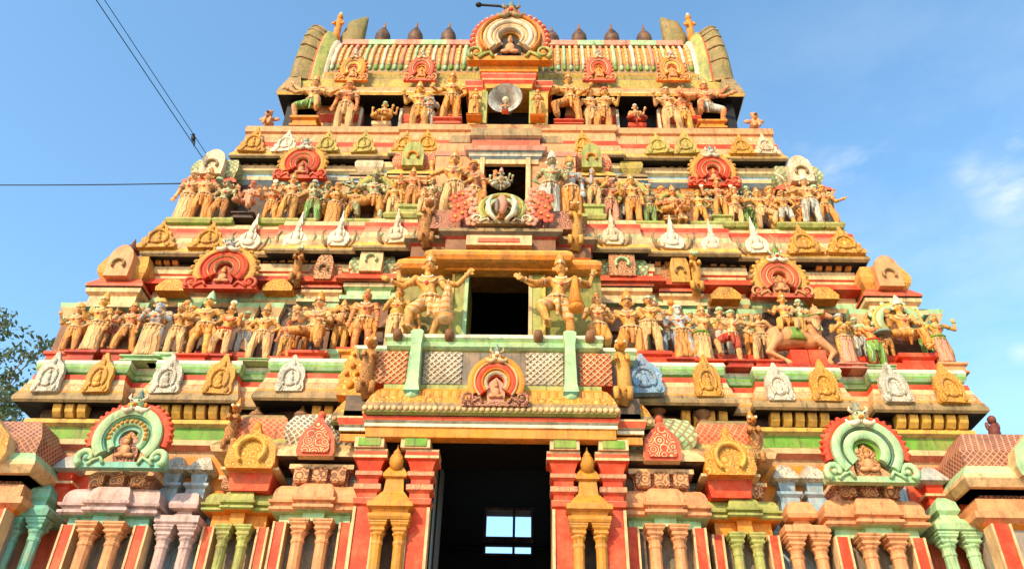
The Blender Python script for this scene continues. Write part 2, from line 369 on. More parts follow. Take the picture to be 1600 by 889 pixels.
# bands under the eaves; their topmost dark brown strip is painted eave shadow
mb = MB(); p1 = outline(8.40, -.28, [(6.6, -.05), (6.4, -.3), (2.2, -.29)], YB)
def Z1(r, Y=-.3): return Zr(r, Y)
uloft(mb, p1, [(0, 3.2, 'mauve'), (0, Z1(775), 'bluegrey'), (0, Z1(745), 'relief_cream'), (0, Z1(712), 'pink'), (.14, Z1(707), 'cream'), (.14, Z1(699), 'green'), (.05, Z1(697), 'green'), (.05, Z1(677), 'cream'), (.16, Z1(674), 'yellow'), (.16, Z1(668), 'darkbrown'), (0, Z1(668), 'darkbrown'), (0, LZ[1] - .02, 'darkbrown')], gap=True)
mb.done('frieze', tower)
mb = MB(); p2 = outline(7.55, .55, [(5.2, .42), (3.2, .3), (1.8, .31)], YB)
def Z2(r, Y=.45): return Zr(r, Y)
uloft(mb, p2, [(0, TZ[1] - .1, 'darkbrown'), (0, Z2(480), 'cream'), (.05, Z2(475), 'mint'), (.05, Z2(468), 'cream'), (0, Z2(462), 'relief_cream'), (0, Z2(457), 'deepred'), (.28, Z2(455), 'red'), (.22, Z2(445), 'orange'), (.05, Z2(441), 'cream'), (.05, Z2(434), 'rose'), (.09, Z2(432), 'cream'), (.09, Z2(421), 'bluegrey'), (.03, Z2(418), 'darkbrown'), (0, LZ[2] - .02, 'darkbrown')], gap=True)  # dark brown foot band is painted shade between the statues
mb.done('frieze', tower)
mb = MB(); p3 = outline(6.7, 1.4, [(3.2, 1.25), (1.5, 1.26)], YB)
def Z3(r, Y=1.4): return Zr(r, Y)
uloft(mb, p3, [(0, TZ[2] - .1, 'darkbrown'), (0, Z3(292), 'bluegrey'), (.1, Z3(288), 'cream'), (.1, Z3(283), 'mint'), (.02, Z3(280), 'bluegrey'), (.02, Z3(276), 'white'), (.12, Z3(274), 'cream'), (.12, Z3(266), 'mint'), (.02, Z3(263), 'darkbrown'), (0, LZ[3] - .02, 'darkbrown')], gap=True)  # foot band painted dark for the shade behind the middle row
mb.done('frieze', tower)
# little brackets under each eave
def bracket_mesh(w, h, d, mt):
    mb = MB(); pr = [(0, 0), (-d * .5, .05 * h), (-d * .85, .35 * h), (-d, .7 * h), (-d, h), (0, h)]
    L = [mb.bm.verts.new((-w / 2, y, z)) for y, z in pr]; Q = [mb.bm.verts.new((w / 2, y, z)) for y, z in pr]
    mb.quad(L, mt); mb.quad(Q[::-1], mt)
    for i in range(len(pr)): mb.quad((L[i], L[(i + 1) % 6], Q[(i + 1) % 6], Q[i]), mt)
    return mb.mesh('bracket')
br = {1: bracket_mesh(.15, .27, .22, 'yellow'), 2: bracket_mesh(.12, .24, .2, 'ochre'), 3: bracket_mesh(.12, .26, .18, 'cream')}
for px in list(range(96, 150, 19)) + list(range(262, 365, 19)) + list(range(498, 545, 19)) + list(range(1068, 1130, 19)) + list(range(1205, 1290, 19)) + list(range(1398, 1500, 19)):
    inst(br[1], 'bracket', tower, (Xp(px, 655, -.3), -.36, Z1(668)))
for px in list(range(238, 285, 13)) + list(range(405, 470, 13)) + list(range(480, 500, 13)) + list(range(1010, 1060, 15)) + list(range(1112, 1185, 15)) + list(range(1275, 1330, 15)):
    inst(br[2], 'bracket', tower, (Xp(px, 408, .5), .45 if 700 > px > 500 or 870 < px < 1060 else .54, Z2(418)))
for px in list(range(375, 432, 13)) + list(range(512, 548, 13)) + list(range(1035, 1075, 13)) + list(range(1165, 1222, 14)):
    inst(br[3], 'bracket', tower, (Xp(px, 255, 1.4), 1.39, Z3(263)))

# ---- horseshoe arches
KS = dict(
    teal=dict(petal=('red', 1.17, .10, 25), rim=('red', .96, 1.2, .2), big=1, bands=[(.72, 1.0, 'mint', .34), (.66, .72, 'teal', .26), (.42, .6, 'mint', .26)], fillr=.66, fill='teal', bead=('gold', .53, .07, 13), foot='teal', vol='mint', niche='relief_brown', mask=('mint', 'white', 'orange', 'seagreen')),
    mintk=dict(petal=('red', 1.17, .10, 25), rim=('red', .96, 1.2, .2), big=1, bands=[(.76, 1.0, 'mint', .34), (.70, .76, 'seagreen', .26), (.4, .66, 'mint', .3)], fillr=.7, fill='green', bead=None, foot='mint', vol='mint', niche='relief_peach', mask=('mint', 'white', 'orange', 'seagreen')),
    redk=dict(petal=('relief_gold', 1.12, .13, 17), rim=('relief_gold', .86, 1.14, .2), bands=[(.8, .87, 'rose', .3), (.60, .8, 'red', .26), (.55, .60, 'cream', .3), (.36, .55, 'red', .24), (.32, .37, 'cream', .27)], fillr=.8, fill='red', bead=None, foot='red', vol='rose', niche='deepred', mask=('bluegrey', 'white', 'cream', 'seagreen')),
    rosek=dict(petal=('relief_gold', 1.12, .13, 17), rim=('relief_gold', .86, 1.14, .2), bands=[(.8, .87, 'peach', .3), (.60, .8, 'rose', .26), (.55, .60, 'cream', .3), (.36, .55, 'rose', .24), (.32, .37, 'peach', .27)], fillr=.8, fill='red', bead=None, foot='rose', vol='peach', niche='relief_peach', mask=('mint', 'white', 'red', 'green')),
    front=dict(petal=None, rim=('orange', .88, 1.12, .26), bands=[(.8, .88, 'cream', .32), (.58, .8, 'red', .28), (.5, .58, 'orange', .3), (.34, .5, 'relief_multi', .24)], fillr=.8, fill='red', bead=None, foot='relief_brown', vol='relief_brown', niche='pink', mask=('white', 'cream', 'orange', 'seagreen')),
    lily=dict(petal=None, rim=None, bands=[(.84, 1.05, 'lime', .3), (.78, .84, 'yellow', .34), (.56, .78, 'mint', .26), (.46, .56, 'white', .34)], fillr=.8, fill='olive', bead=None, foot='weather', vol='white', niche='lime', mask=None),
    top=dict(petal=('rose', 1.13, .12, 23), rim=('peach', .96, 1.1, .2), bands=[(.88, .96, 'orange', .34), (.72, .86, 'cream', .3), (.58, .72, 'white', .34), (.44, .58, 'cream', .28), (.36, .44, 'white', .3)], fillr=.9, fill='ochre', bead=None, foot='orange', vol='lime', niche='dark', mask=('peach', 'weather', 'rose', 'seagreen')),
    small=dict(petal=('rose', 1.06, .12, 15), rim=None, bands=[(.7, 1.0, 'rose', .3), (.62, .7, 'cream', .34), (.4, .62, 'red', .26)], fillr=.7, fill='orange', bead=None, foot='rose', vol='peach', niche='orange', mask=('bluegrey', 'cream', 'yellow', 'seagreen')),
    smallo=dict(petal=('rose', 1.06, .12, 15), rim=None, bands=[(.7, 1.0, 'orange', .3), (.62, .7, 'cream', .34), (.4, .62, 'yellow', .26)], fillr=.7, fill='rose', bead=None, foot='orange', vol='peach', niche='ochre', mask=('bluegrey', 'cream', 'rose', 'grey')),
)
def arch(style, x, y, z0, w, h, rotx=0.0, label=None):
    """z0: underside of its foot; w: over the foot volutes; h: up to the top of the ring"""
    k = KS[style]; root = empty('horseshoe_arch', tower, (x, y, z0), (rotx, 0, 0), (w / 2.7, w / 2.7, h / 2.15))
    if label: root['label'] = label
    cz = .95; a0, a1 = -42, 222
    mb = MB()
    for r0, r1, mt, d in k['bands']: mb.arc(0, cz, r0, r1, a0, a1, -d, .02, mt, bulge=.05)
    mb.arc(0, cz, .3, k['fillr'], a0, a1, -.17, .03, k['fill'])
    if k['bead']:
        mt, r, s, n = k['bead']
        for i in range(n):
            a = R(-5 + 190 * i / (n - 1)); mb.ell((r * math.cos(a), -.29, cz + r * math.sin(a)), (s, s, s), mt, 8, 5)
    mb.done('arch_ring', root)
    if k['petal'] or k['rim']:
        mb = MB()
        if k['rim']:
            mt, r0, r1, d = k['rim']
            if k.get('big'): mb.arc(0, cz, r0, r1, -14, 194, -d, .05, mt, bulge=.04)
            else: mb.arc(0, cz, r0, r1, a0 + 12, a1 - 12, -d, .05, mt, bulge=.04)
        if k['petal']:
            mt, r, s, n = k['petal']
            for i in range(n):
                d = -22 + 224 * i / (n - 1)
                if abs(d - 90) < (26 if k.get('big') else 14) or (k.get('big') and (d < -8 or d > 188)): continue
                a = R(d); rot = Matrix.Rotation(-(a - math.pi / 2), 3, 'Y')
                mb.ell((r * math.cos(a), -.14, cz + r * math.sin(a)), (s * .85, .1, s * 1.35), mt, 8, 6, rot)
                if not k.get('big'): mb.ell(((r + .03) * math.cos(a), -.23, cz + (r + .03) * math.sin(a)), (s * .3, .04, s * .35), 'cream' if 'relief' not in mt else 'yellow', 6, 4)
        mb.done('flame_rim', root)
    mb = MB()
    ft = [(-1.3, 0), (1.3, 0), (1.33, .16), (1.12, .26), (.92, .40), (.72, .38), (.55, .18), (-.55, .18), (-.72, .38), (-.92, .40), (-1.12, .26), (-1.33, .16)]
    mb.plate(ft, -.22, .04, k['foot'])
    mb.plate([(-.3, .1), (.3, .1), (.36, .5), (.3, .95), (0, 1.22), (-.3, .95), (-.36, .5)], -.13, .03, k['niche'])
    for s in (-1, 1):
        pts = []
        for i in range(16):
            a = -math.pi * .35 + i * .55; r = .27 * (1 - i / 18); pts.append((s * (1.03 + r * math.cos(a)), -.25, .3 + r * math.sin(a)))
        kk = 1.7 if k.get('big') else 1; mb.tube(pts[:10] if kk > 1 else pts, [.07 * kk * (1 - i / 26) for i in range(10 if kk > 1 else 16)], k['vol'], 6)
        mb.ell((s * 1.03, -.24, .3), (.1, .08, .1), k['foot'], 8, 5)
        mb.tube([(s * .5, -.24, .1), (s * .62, -.26, .3), (s * .82, -.25, .2), (s * .95, -.24, .06)], .06, k['vol'], 6)
    mb.done('arch_foot', root)
    # seated figure relief in the niche
    mb = MB(); c = 'peach' if k['niche'] != 'peach' else 'cream'
    mb.ell((0, -.2, .55), (.16, .09, .2), c, 8, 6); mb.ell((0, -.22, .84), (.09, .08, .11), c, 8, 6); mb.lathe(0, -.2, .9, [(.09, 0), (.07, .08), (.03, .16), (.01, .2)], 'gold', 8)
    mb.ell((-.14, -.2, .4), (.16, .08, .07), c, 8, 5); mb.ell((.14, -.2, .4), (.16, .08, .07), c, 8, 5); mb.done('niche_relief', root)
    if k['mask']:
        b, t, ac, ey = k['mask']; mb = MB(); zz = cz + 1.0
        mb.ell((0, -.3, zz + .08), (.21, .2, .2), b, 10, 8)
        mb.ell((0, -.45, zz + .02), (.09, .1, .07), ac, 8, 6)
        for s in (-1, 1):
            mb.ell((s * .11, -.45, zz + .13), (.065, .06, .065), t, 8, 6); mb.ell((s * .11, -.51, zz + .13), (.03, .02, .03), 'black', 6, 4)
            mb.tube([(s * .15, -.34, zz + .2), (s * .27, -.36, zz + .3), (s * .24, -.36, zz + .43)], [.06, .045, .015], t, 6)
            mb.tube([(s * .05, -.4, zz - .08), (s * .22, -.38, zz - .18), (s * .38, -.34, zz - .12), (s * .42, -.34, zz + .0)], [.09, .1, .07, .02], t, 7)
            mb.ell((s * .24, -.3, zz + .06), (.06, .05, .1), ac, 6, 5)
        for i in range(5):
            x = (i - 2) * .06; mb.ell((x, -.44, zz - .1), (.022, .04, .05), 'white', 5, 4)
        mb.lathe(0, -.28, zz + .24, [(.15, 0), (.17, .05), (.1, .08), (.13, .14), (.07, .2), (.09, .25), (.03, .34), (.01, .4)], ey, 10)
        mb.ell((0, -.38, zz + .3), (.05, .05, .07), ac, 6, 5)
        mb.done('lion_mask', root)
    return root
def pair(fn, *a, **k): fn(1, *a, **k); fn(-1, *a, **k)

# ---- small shield plaques on the eaves
def plaque_mesh(mt, kind=0, edge=None):
    mb = MB(); e = edge or mt
    if kind == 0:     # shouldered shield with a finial
        half = [(.50, 0), (.56, .1), (.5, .3), (.54, .5), (.46, .72), (.3, .84), (.2, .88), (.13, 1.0), (.05, 1.14)]
    elif kind == 1:   # triangular flame leaf
        half = [(.62, 0), (.68, .12), (.52, .22), (.55, .36), (.4, .46), (.4, .62), (.24, .7), (.2, .86), (.08, .95), (.03, 1.12)]
    else:             # bulb with a spire
        half = [(.34, 0), (.46, .1), (.5, .28), (.42, .44), (.26, .54), (.14, .62), (.12, .8), (.1, .95), (.04, 1.08), (.02, 1.3)]
    pts = half + [(-x, z) for x, z in reversed(half)]
    mb.plate(pts, -.14, .06, mt, e)
    if kind == 2:
        mb.ell((0, -.17, .2), (.3, .1, .12), mt, 9, 5); mb.ell((0, -.18, .4), (.15, .1, .17), mt, 9, 6); mb.ell((0, -.2, .6), (.09, .08, .1), mt, 8, 6)
        for q in (-1, 1): mb.ell((q * .22, -.16, .42), (.06, .06, .14), mt, 7, 5)
    else: mb.arc(0, .38, .27, .36, -40, 220, -.2, -.12, e, 14, .03); mb.ell((0, -.17, .34), (.12, .07, .16), mt, 8, 6); mb.ell((0, -.18, .53), (.07, .06, .08), mt, 8, 5); mb.ell((0, -.17, .2), (.2, .07, .07), mt, 8, 5)
    mb.ell((0, -.17, .8), (.11, .07, .13), mt, 8, 5); mb.ell((0, -.08, 1.08), (.07, .07, .09), mt, 8, 5)
    for s in (-1, 1):
        mb.ell((s * .38, -.15, .1), (.1, .06, .09), mt, 7, 5)
        if kind == 2: mb.tube([(s * .5, -.05, .0), (s * .72, -.1, .2), (s * .78, -.1, .45), (s * .66, -.08, .62)], [.05, .07, .05, .02], 'weather', 6)
    return mb.mesh('eave_plaque')
PQ = {}
def plaque(mt, kind, px, row, Y, z0, w, h, tilt=.12, edge=None, mirror=False):
    key = (mt, kind, edge)
    if key not in PQ: PQ[key] = plaque_mesh(mt, kind, edge)
    x = Xp(px, row, Y) if px > 20 else px
    u = lambda a: 1 + random.uniform(-a, a)
    inst(PQ[key], 'eave_plaque', tower, (x, Y, z0), (-tilt * u(.5), R(random.uniform(-3, 3)), R(random.uniform(-5, 5))), (w / 1.1 * u(.07), w / 1.1, h / 1.1 * u(.06)))
for px, mt in [(76, 'relief_grey'), (155, 'relief_orange'), (262, 'relief_grey'), (343, 'relief_orange'), (455, 'relief_grey'), (1105, 'relief_orange'), (1215, 'relief_grey'), (1285, 'relief_orange'), (1395, 'relief_grey'), (1480, 'relief_orange')]:
    Y = -.86 if 1190 > px > 400 else -.74
    plaque(mt, 0, px, 595, Y + .04, LZ[1] + .06, .52, .86)
plaque('relief_grey_shaded', 0, 1007, 592, -.95, LZ[1] + .02, .66, .92)  # grey plaque painted bluish, its shade put into the colour
for px, mt, kd in [(250, 'relief_orange', 1), (327, 'relief_orange', 1), (390, 'white', 2), (463, 'white', 2), (530, 'white', 2), (620, 'relief_white', 2), (957, 'relief_white', 2), (1048, 'white', 2), (1112, 'white', 2), (1180, 'white', 2), (1254, 'relief_orange', 1), (1316, 'relief_orange', 1)]:
    Y = -.1 if 560 < px < 990 else (.02 if 520 < px < 1100 else .15)
    plaque(mt, kd, px, 372, Y + .03, LZ[2] + .06, .56 if kd == 2 else .68, .92 if kd == 2 else .82, edge=mt if kd == 1 else 'cream')
for px, mt in [(395, 'relief_orange'), (447, 'white'), (512, 'relief_lime'), (570, 'relief_lime'), (632, 'relief_orange'), (668, 'relief_orange'), (912, 'relief_orange'), (1028, 'relief_lime'), (1070, 'relief_lime'), (1157, 'relief_orange'), (1195, 'relief_white')]:
    plaque(mt, 1, px, 225, .98 if 590 < px < 950 else 1.02, LZ[3] + .06, .56, .86)

# ---- pilasters and columns
def column(mb, x, y, z1, r, mt, z0=3.3, cap=.5, n=10, capw=1.9, band=None):
    b = band or mt; zc = z1 - cap; r = r * .84
    mb.loft(ngon(x, y, r, n, .5), [(0, z0, mt), (0, zc - .10, b), (r * .12, zc - .08, b), (r * .12, zc - .04, mt), (0, zc - .02, mt), (r * .08, zc + cap * .1, mt), (r * .34, zc + cap * .24, b), (r * .36, zc + cap * .32, mt), (r * .1, zc + cap * .38, mt)], smooth=False)
    q = r * 1.35; mb.loft(rect(x - q, x + q, y - q, y + q), [(-r * .3, zc + cap * .34, mt), (-r * .05, zc + cap * .44, b), (0, zc + cap * .46, b), (0, zc + cap * .52, mt), (-r * .12, zc + cap * .54, mt), (-r * .12, zc + cap * .62, mt), (r * .18, zc + cap * .74, b), (r * .22, zc + cap * .76, mt), (r * .22, zc + cap * .84, mt), (r * .36, zc + cap * .9, b), (r * .38, z1, mt)])
def strip(mb, x, y, w, z0, z1, mt, edge='cream', d=.15):
    mb.box(x - w / 2, x + w / 2, y, y + d, z0, z1, mt); mb.box(x - w / 2 - .035, x - w / 2 - .001, y - .02, y + d, z0, z1, edge); mb.box(x + w / 2 + .001, x + w / 2 + .035, y - .02, y + d, z0, z1, edge)

def shrine(s, x0, x1, yf, rows, colors, cols=2, label=None, depth=.9):
    """projecting pavilion: columns, stepped cornice, neck; x0..x1 measured on the cornice lip; s mirrors it"""
    root = empty('miniature_shrine', tower)
    if label: root['label'] = label
    rt, rb, cb, nt_ = rows            # cornice top row, cornice bottom row, capital row, neck top row
    zt, zb, zc, zn = [Zr(r, yf) for r in (rt, rb, cb, nt_)]
    cc, band, cm, pil, neck = colors
    if s > 0: x0, x1 = -x1, -x0
    xm = (x0 + x1) / 2; hw = (x1 - x0) / 2
    pl = [(x0, yf + .12), (x0 + hw * .55, yf + .12), (x0 + hw * .55, yf), (x1 - hw * .55, yf), (x1 - hw * .55, yf + .12), (x1, yf + .12), (x1, depth), (x0, depth)]
    H = zt - zb
    mb = MB(); mb.loft(pl, [(-.16, zc, band), (-.16, zb - .01, band), (-.04, zb, cc), (0, zb + H * .06, cc), (0, zb + H * .15, cc), (-.05, zb + H * .18, cc), (-.05, zb + H * .25, cc), (.01, zb + H * .29, cc), (.02, zb + H * .38, cc), (-.03, zb + H * .41, cc), (-.03, zb + H * .6, cc), (-.06, zb + H * .8, cc), (-.11, zb + H * .93, cc), (-.18, zt, cc)])
    mb.done('shrine_cornice', root)
    mb = MB(); mb.loft(rect(xm - hw * .62, xm + hw * .62, yf + .25, depth), [(0, zt - .05, neck), (0, zt + (zn - zt) * .6, neck), (.08, zt + (zn - zt) * .75, 'cream'), (.08, zn, 'cream')]); mb.done('shrine_neck', root)
    for i in range(3):
        mb = MB(); mb.box(xm + hw * (-.42 + .42 * i) - .12, xm + hw * (-.42 + .42 * i) + .12, yf + .13, yf + .3, zt, zt + (zn - zt) * .85, 'relief_peach', .03); mb.done('neck_panel', root)
    mb = MB(); mb.box(x0 + .1, x1 - .1, yf + .42, depth, 3.2, zc - .01, 'weather_grey'); mb.done('shrine_wall', root)
    for q in (-1, 1):
        mb = MB(); strip(mb, xm + q * hw * .72, yf + .22, hw * .2, 3.3, zc, pil, d=.22); mb.done('pilaster', root)
    for q in range(cols):
        mb = MB(); column(mb, xm + (q - (cols - 1) / 2) * hw * .52, yf + .2, zc, hw * .155, cm, cap=.27); mb.done('column', root)
    return zn
def domed(name, x, y, hw, hd, zb, zt, eavem, domem, face=None, facekind=0, fm='cream', ridge=0):
    """ribbed dome or hipped roof on its own eave"""
    root = empty(name, tower); H = zt - zb
    pl = rect(x - hw, x + hw, y - hd, y + hd)
    mb = MB(); mb.loft(pl, [(-.12, zb, 'darkbrown'), (0, zb + .02, eavem), (0, zb + H * .08, eavem), (-.06, zb + H * .16, eavem), (-.16, zb + H * .3, eavem)]); mb.done('roof_eave', root)
    mb = MB(); mb.loft(pl, [(-.17, zb + H * .28, domem), (-.09, zb + H * .42, domem), (-.07, zb + H * .55, domem), (-.11, zb + H * .7, domem), (-hd * .4, zb + H * .87, domem), (-hd * .72, zb + H * .97, fm), (-hd * .8, zt, fm)], smooth=False); mb.done('dome', root)
    if face:
        mb = MB(); q = hw * (.42 if ridge == 0 else .2); half = [(q, 0), (q * 1.05, H * .3), (q * 1.0, H * .5), (q * .8, H * .65), (q * .45, H * .74), (0.05, H * .78)]
        mb.plate(half + [(-a, b) for a, b in half[::-1]], y - hd - .1, y - hd + .15, face, face, cx=x, cz=zb + H * .2)
        mb.arc(x, zb + H * .48, q * .4, q * .6, -30, 210, y - hd - .15, y - hd - .09, fm, 12, .02); mb.done('gable_face', root)
    return root
def pot(x, y, z, h, label, group, mt='pot', base='brown'):
    mb = MB(); mb.lathe(0, 0, 0, [(.22, 0, base), (.24, .08, base), (.12, .14, base), (.16, .2, mt), (.3, .32, mt), (.33, .42, mt), (.27, .52, mt), (.12, .6, mt), (.14, .66, mt), (.08, .7, mt), (.07, .8, mt), (.015, 1.0, mt)], mt, 12)
    o = mb.done('finial_pot', None, (x, y, z)); o.scale = (h, h, h); return tag(o, label, 'finial', group)

def yali(px, row_t, row_b, Y, mt, s, mt2='weather'):
    """rearing lion bracket at a corner"""
    x = xa(px, row_b, Y); z0, z1 = Zr(row_b, Y), Zr(row_t, Y); h = z1 - z0; mb = MB(); k = h / 1.3
    mb.tube([(x, Y + .1, z0), (x + s * .06 * k, Y, z0 + h * .25), (x + s * .04 * k, Y - .08, z0 + h * .55), (x, Y - .06, z0 + h * .8)], [.11 * k, .14 * k, .13 * k, .1 * k], mt, 9)
    mb.ell((x, Y - .14, z0 + h * .88), (.12 * k, .15 * k, .12 * k), mt, 9, 7); mb.ell((x, Y - .27, z0 + h * .85), (.07 * k, .09 * k, .06 * k), mt2, 7, 5); mb.lathe(x, Y - .1, z0 + h * .95, [(.09 * k, 0), (.1 * k, .04), (.05 * k, .1), (.01, .18)], mt2, 8)
    for q in (-1, 1):
        mb.ell((x + q * .08 * k, Y - .24, z0 + h * .91), (.03, .025, .03), 'white', 6, 5)
        mb.tube([(x + q * .08 * k, Y - .08, z0 + h * .66), (x + q * .11 * k, Y - .24, z0 + h * .68), (x + q * .11 * k, Y - .27, z0 + h * .58)], [.05, .04, .04], mt, 6)
        mb.tube([(x + q * .08 * k, Y, z0 + h * .22), (x + q * .13 * k, Y - .18, z0 + h * .16), (x + q * .12 * k, Y - .16, z0)], [.07, .055, .05], mt, 6)
    for i in range(10): mb.ell((x + s * (.1 + .04 * math.sin(i)) * k, Y + .02, z0 + h * (.12 + .075 * i)), (.06, .06, .05), mt2, 6, 5)
    return mb.done('lion_bracket', tower)
# ---- ground storey: shrines either side of the doorway
xa = lambda px, row, Y: Xp(px, row, Y)
big = (xa(82, 795, -1.2), xa(241, 795, -1.2)); pea = (xa(416, 790, -1.25), xa(560, 790, -1.25)); grn = (xa(310, 790, -1.0), xa(428, 790, -1.0))
for s in (-1, 1):
    zn = shrine(s, *big, -1.2, (762, 808, 822, 738), ('peach' if s > 0 else 'mauve', 'teal' if s < 0 else 'mint', 'peach', 'red', 'relief_brown'), 2, 'peach and mauve shrine below the large green arch')
    zp = shrine(s, *pea, -1.25, (752, 798, 812, 722), ('peach', 'mint', 'peach', 'red', 'relief_brown'), 2, 'peach shrine with red pilasters')
    zg = shrine(s, *grn, -1.0, (766, 800, 822, 742), ('lime', 'orange', 'lime', 'red', 'red'), 2, 'lime green shrine with green columns')
zbigL = Zr(742, -1.25); htop = Zr(640, -1.25) - zbigL
arch('teal', xa(190, 740, -1.2), -1.22, zbigL, (xa(262, 730, -1.2) - xa(120, 730, -1.2)) * 1.02, htop, label='large teal arch with red flame rim')
arch('mintk', xa(1357, 745, -1.2), -1.22, Zr(748, -1.25), (xa(1430, 740, -1.2) - xa(1285, 740, -1.2)) * 1.02, htop, label='large mint arch with red flame rim')
for s in (-1, 1):
    # peach shrine roof: mint-grey lattice dome with a red face
    x = s * abs(sum(pea) / 2) * .985; 
    if s < 0: xk = xa(500, 690, -1.1)
    else: xk = xa(1030, 690, -1.1)
    z0, z1 = Zr(722, -1.1), Zr(648, -.9)
    d = domed('shrine_roof', xk, -.75, .72, .45, z0, z1, 'cream', 'lattice_mint' if s > 0 else 'lattice_grey', None, ridge=0)
    mb = MB(); q = .29; half = [(q, 0), (q * 1.1, .12), (q, .5), (q * .62, .74), (.1, .86), (.05, 1.0)]
    H = Zr(655, -1.3) - Zr(714, -1.3)
    mb.plate([(a, b * H) for a, b in half] + [(-a, b * H) for a, b in half[::-1]], -1.32, -1.15, 'rose', 'cream', cx=xk, cz=Zr(716, -1.3)); mb.plate([(a * .74, b * H * .8) for a, b in half] + [(-a * .74, b * H * .8) for a, b in half[::-1]], -1.36, -1.3, 'relief_red', 'rose', cx=xk, cz=Zr(712, -1.3)); mb.ell((xk, -1.25, Zr(652, -1.3)), (.07, .07, .1), 'red'); mb.done('gable_face', d)
    # green shrine roof: long red lattice vault with an orange face
    x0, x1 = (xa(352, 690, -.8), xa(452, 690, -.8)) if s < 0 else (xa(1083, 690, -.8), xa(1190, 690, -.8))
    d = empty('shrine_roof', tower)
    z0, z1 = Zr(708, -.9), Zr(655, -.7)
    mb = MB(); mb.loft(rect(x0, x1, -.95, -.2), [(.1, z0 - .1, 'cream'), (.14, z0, 'weather'), (.06, z0 + .1, 'lime'), (-.02, z0 + .2, 'lattice_red'), (0, z0 + (z1 - z0) * .5, 'lattice_red'), (-.1, z0 + (z1 - z0) * .85, 'weather'), (-.2, z1, 'weather')]); mb.done('dome', d)
    xk = xa(398, 705, -1.1) if s < 0 else xa(1135, 705, -1.1); H = Zr(672, -1.2) - Zr(738, -1.2)
    mb = MB(); half = [(.38, 0), (.42, .14), (.39, .5), (.25, .74), (.1, .82), (.05, 1.0)]
    mb.plate([(a, b * H) for a, b in half] + [(-a, b * H) for a, b in half[::-1]], -1.25, -1.0, 'relief_orange', 'orange', cx=xk, cz=Zr(738, -1.2)); mb.arc(xk, Zr(712, -1.2), .2, .27, -50, 230, -1.31, -1.24, 'yellow', 14, .03); mb.ell((xk, -1.2, Zr(672, -1.2)), (.07, .07, .1), 'orange'); mb.done('gable_face', d)
    mb = MB(); mb.loft(rect(xk - .42, xk + .42, -1.1, .2), [(-.1, Zr(768, -1.1), 'red'), (-.05, Zr(742, -1.1), 'cream'), (.06, Zr(741, -1.1), 'cream'), (.06, Zr(737, -1.1), 'cream')]); mb.done('shrine_neck', d)
    # gable end with a hooded crest
    xe = (xa(362, 690, -.6) - .1) if s < 0 else (xa(1178, 690, -.6) + .1)
    yali(358 if s < 0 else 1181, 642 if s < 0 else 650, 712 if s < 0 else 722, -.95, 'relief_skin', s, 'orange')
    # recessed twin shrines over a single capital pier, two recesses each side
    for n, (pl, pr, roofm, bodym, midm, pier) in enumerate([(255, 337, 'relief_grey', 'bluegrey', 'orange', 'mauve' if s < 0 else 'peach'), (48, 128, 'grey', 'red', 'yellow', 'teal' if s < 0 else 'mint')]):  # blue-grey of the inner pair paints in the recess's bluish shade
        X0, X1 = xa(pl, 740, -.4), xa(pr, 740, -.4)
        if s > 0: X0, X1 = -X1, -X0
        if s > 0 and n == 0: X0, X1 = xa(1203, 740, -.4), xa(1285, 740, -.4)
        if s > 0 and n == 1: X0, X1 = xa(1428, 740, -.4), xa(1513, 740, -.4)
        r = empty('niche_shrine', tower); xm = (X0 + X1) / 2; hw = (X1 - X0) / 2
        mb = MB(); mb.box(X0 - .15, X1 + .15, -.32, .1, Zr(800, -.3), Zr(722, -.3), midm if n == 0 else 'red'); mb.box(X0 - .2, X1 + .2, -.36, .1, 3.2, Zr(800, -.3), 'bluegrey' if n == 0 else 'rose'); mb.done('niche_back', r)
        for q in (-1, 1):
            xq = xm + q * hw * .52; mb = MB()
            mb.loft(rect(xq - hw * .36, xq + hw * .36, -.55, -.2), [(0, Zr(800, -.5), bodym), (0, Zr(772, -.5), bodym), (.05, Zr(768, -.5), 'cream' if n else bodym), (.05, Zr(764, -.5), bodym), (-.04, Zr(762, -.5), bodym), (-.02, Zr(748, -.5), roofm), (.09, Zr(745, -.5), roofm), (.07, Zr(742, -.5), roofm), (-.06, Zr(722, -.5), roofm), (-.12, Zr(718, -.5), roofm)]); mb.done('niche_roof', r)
        pxm = {(-1, 0): 280, (-1, 1): 42, (1, 0): 1256, (1, 1): 1490}[(s, n)]
        xq = xa(pxm, 810, -.9); p = empty('pier', tower)
        mb = MB(); mb.loft(rect(xq - .36, xq + .36, -1.0, 0), [(-.04, Zr(826, -1), pier), (0, Zr(822, -1), pier), (0, Zr(812, -1), pier), (-.2, Zr(806, -1), pier), (-.24, Zr(800, -1), pier), (-.24, Zr(798, -1), pier), (-.13, Zr(796, -1), pier), (-.11, Zr(790, -1), pier), (-.17, Zr(772, -1), pier), (-.24, Zr(768, -1), pier)] if n == 0 else
                           [(-.04, Zr(818, -1), pier), (0, Zr(815, -1), pier), (.02, Zr(806, -1), pier), (-.1, Zr(796, -1), pier), (-.2, Zr(793, -1), pier), (-.22, Zr(786, -1), pier), (-.17, Zr(780, -1), pier), (-.2, Zr(766, -1), pier), (-.3, Zr(756, -1), pier)]); mb.done('capital', p)
        for q in (-1, 1):
            mb = MB(); column(mb, xq + q * .19, -.82, Zr(826 if n == 0 else 818, -1), .115, pier, cap=.27); mb.done('column', p)
    # corner pavilion at each end
    X0, X1 = (-10.6, xa(57, 740, -1.1)) if s < 0 else (xa(1500, 745, -1.1), 10.6)
    c = empty('corner_pavilion', tower)
    zE, zR = Zr(742, -1.2), Zr(668, -.8)
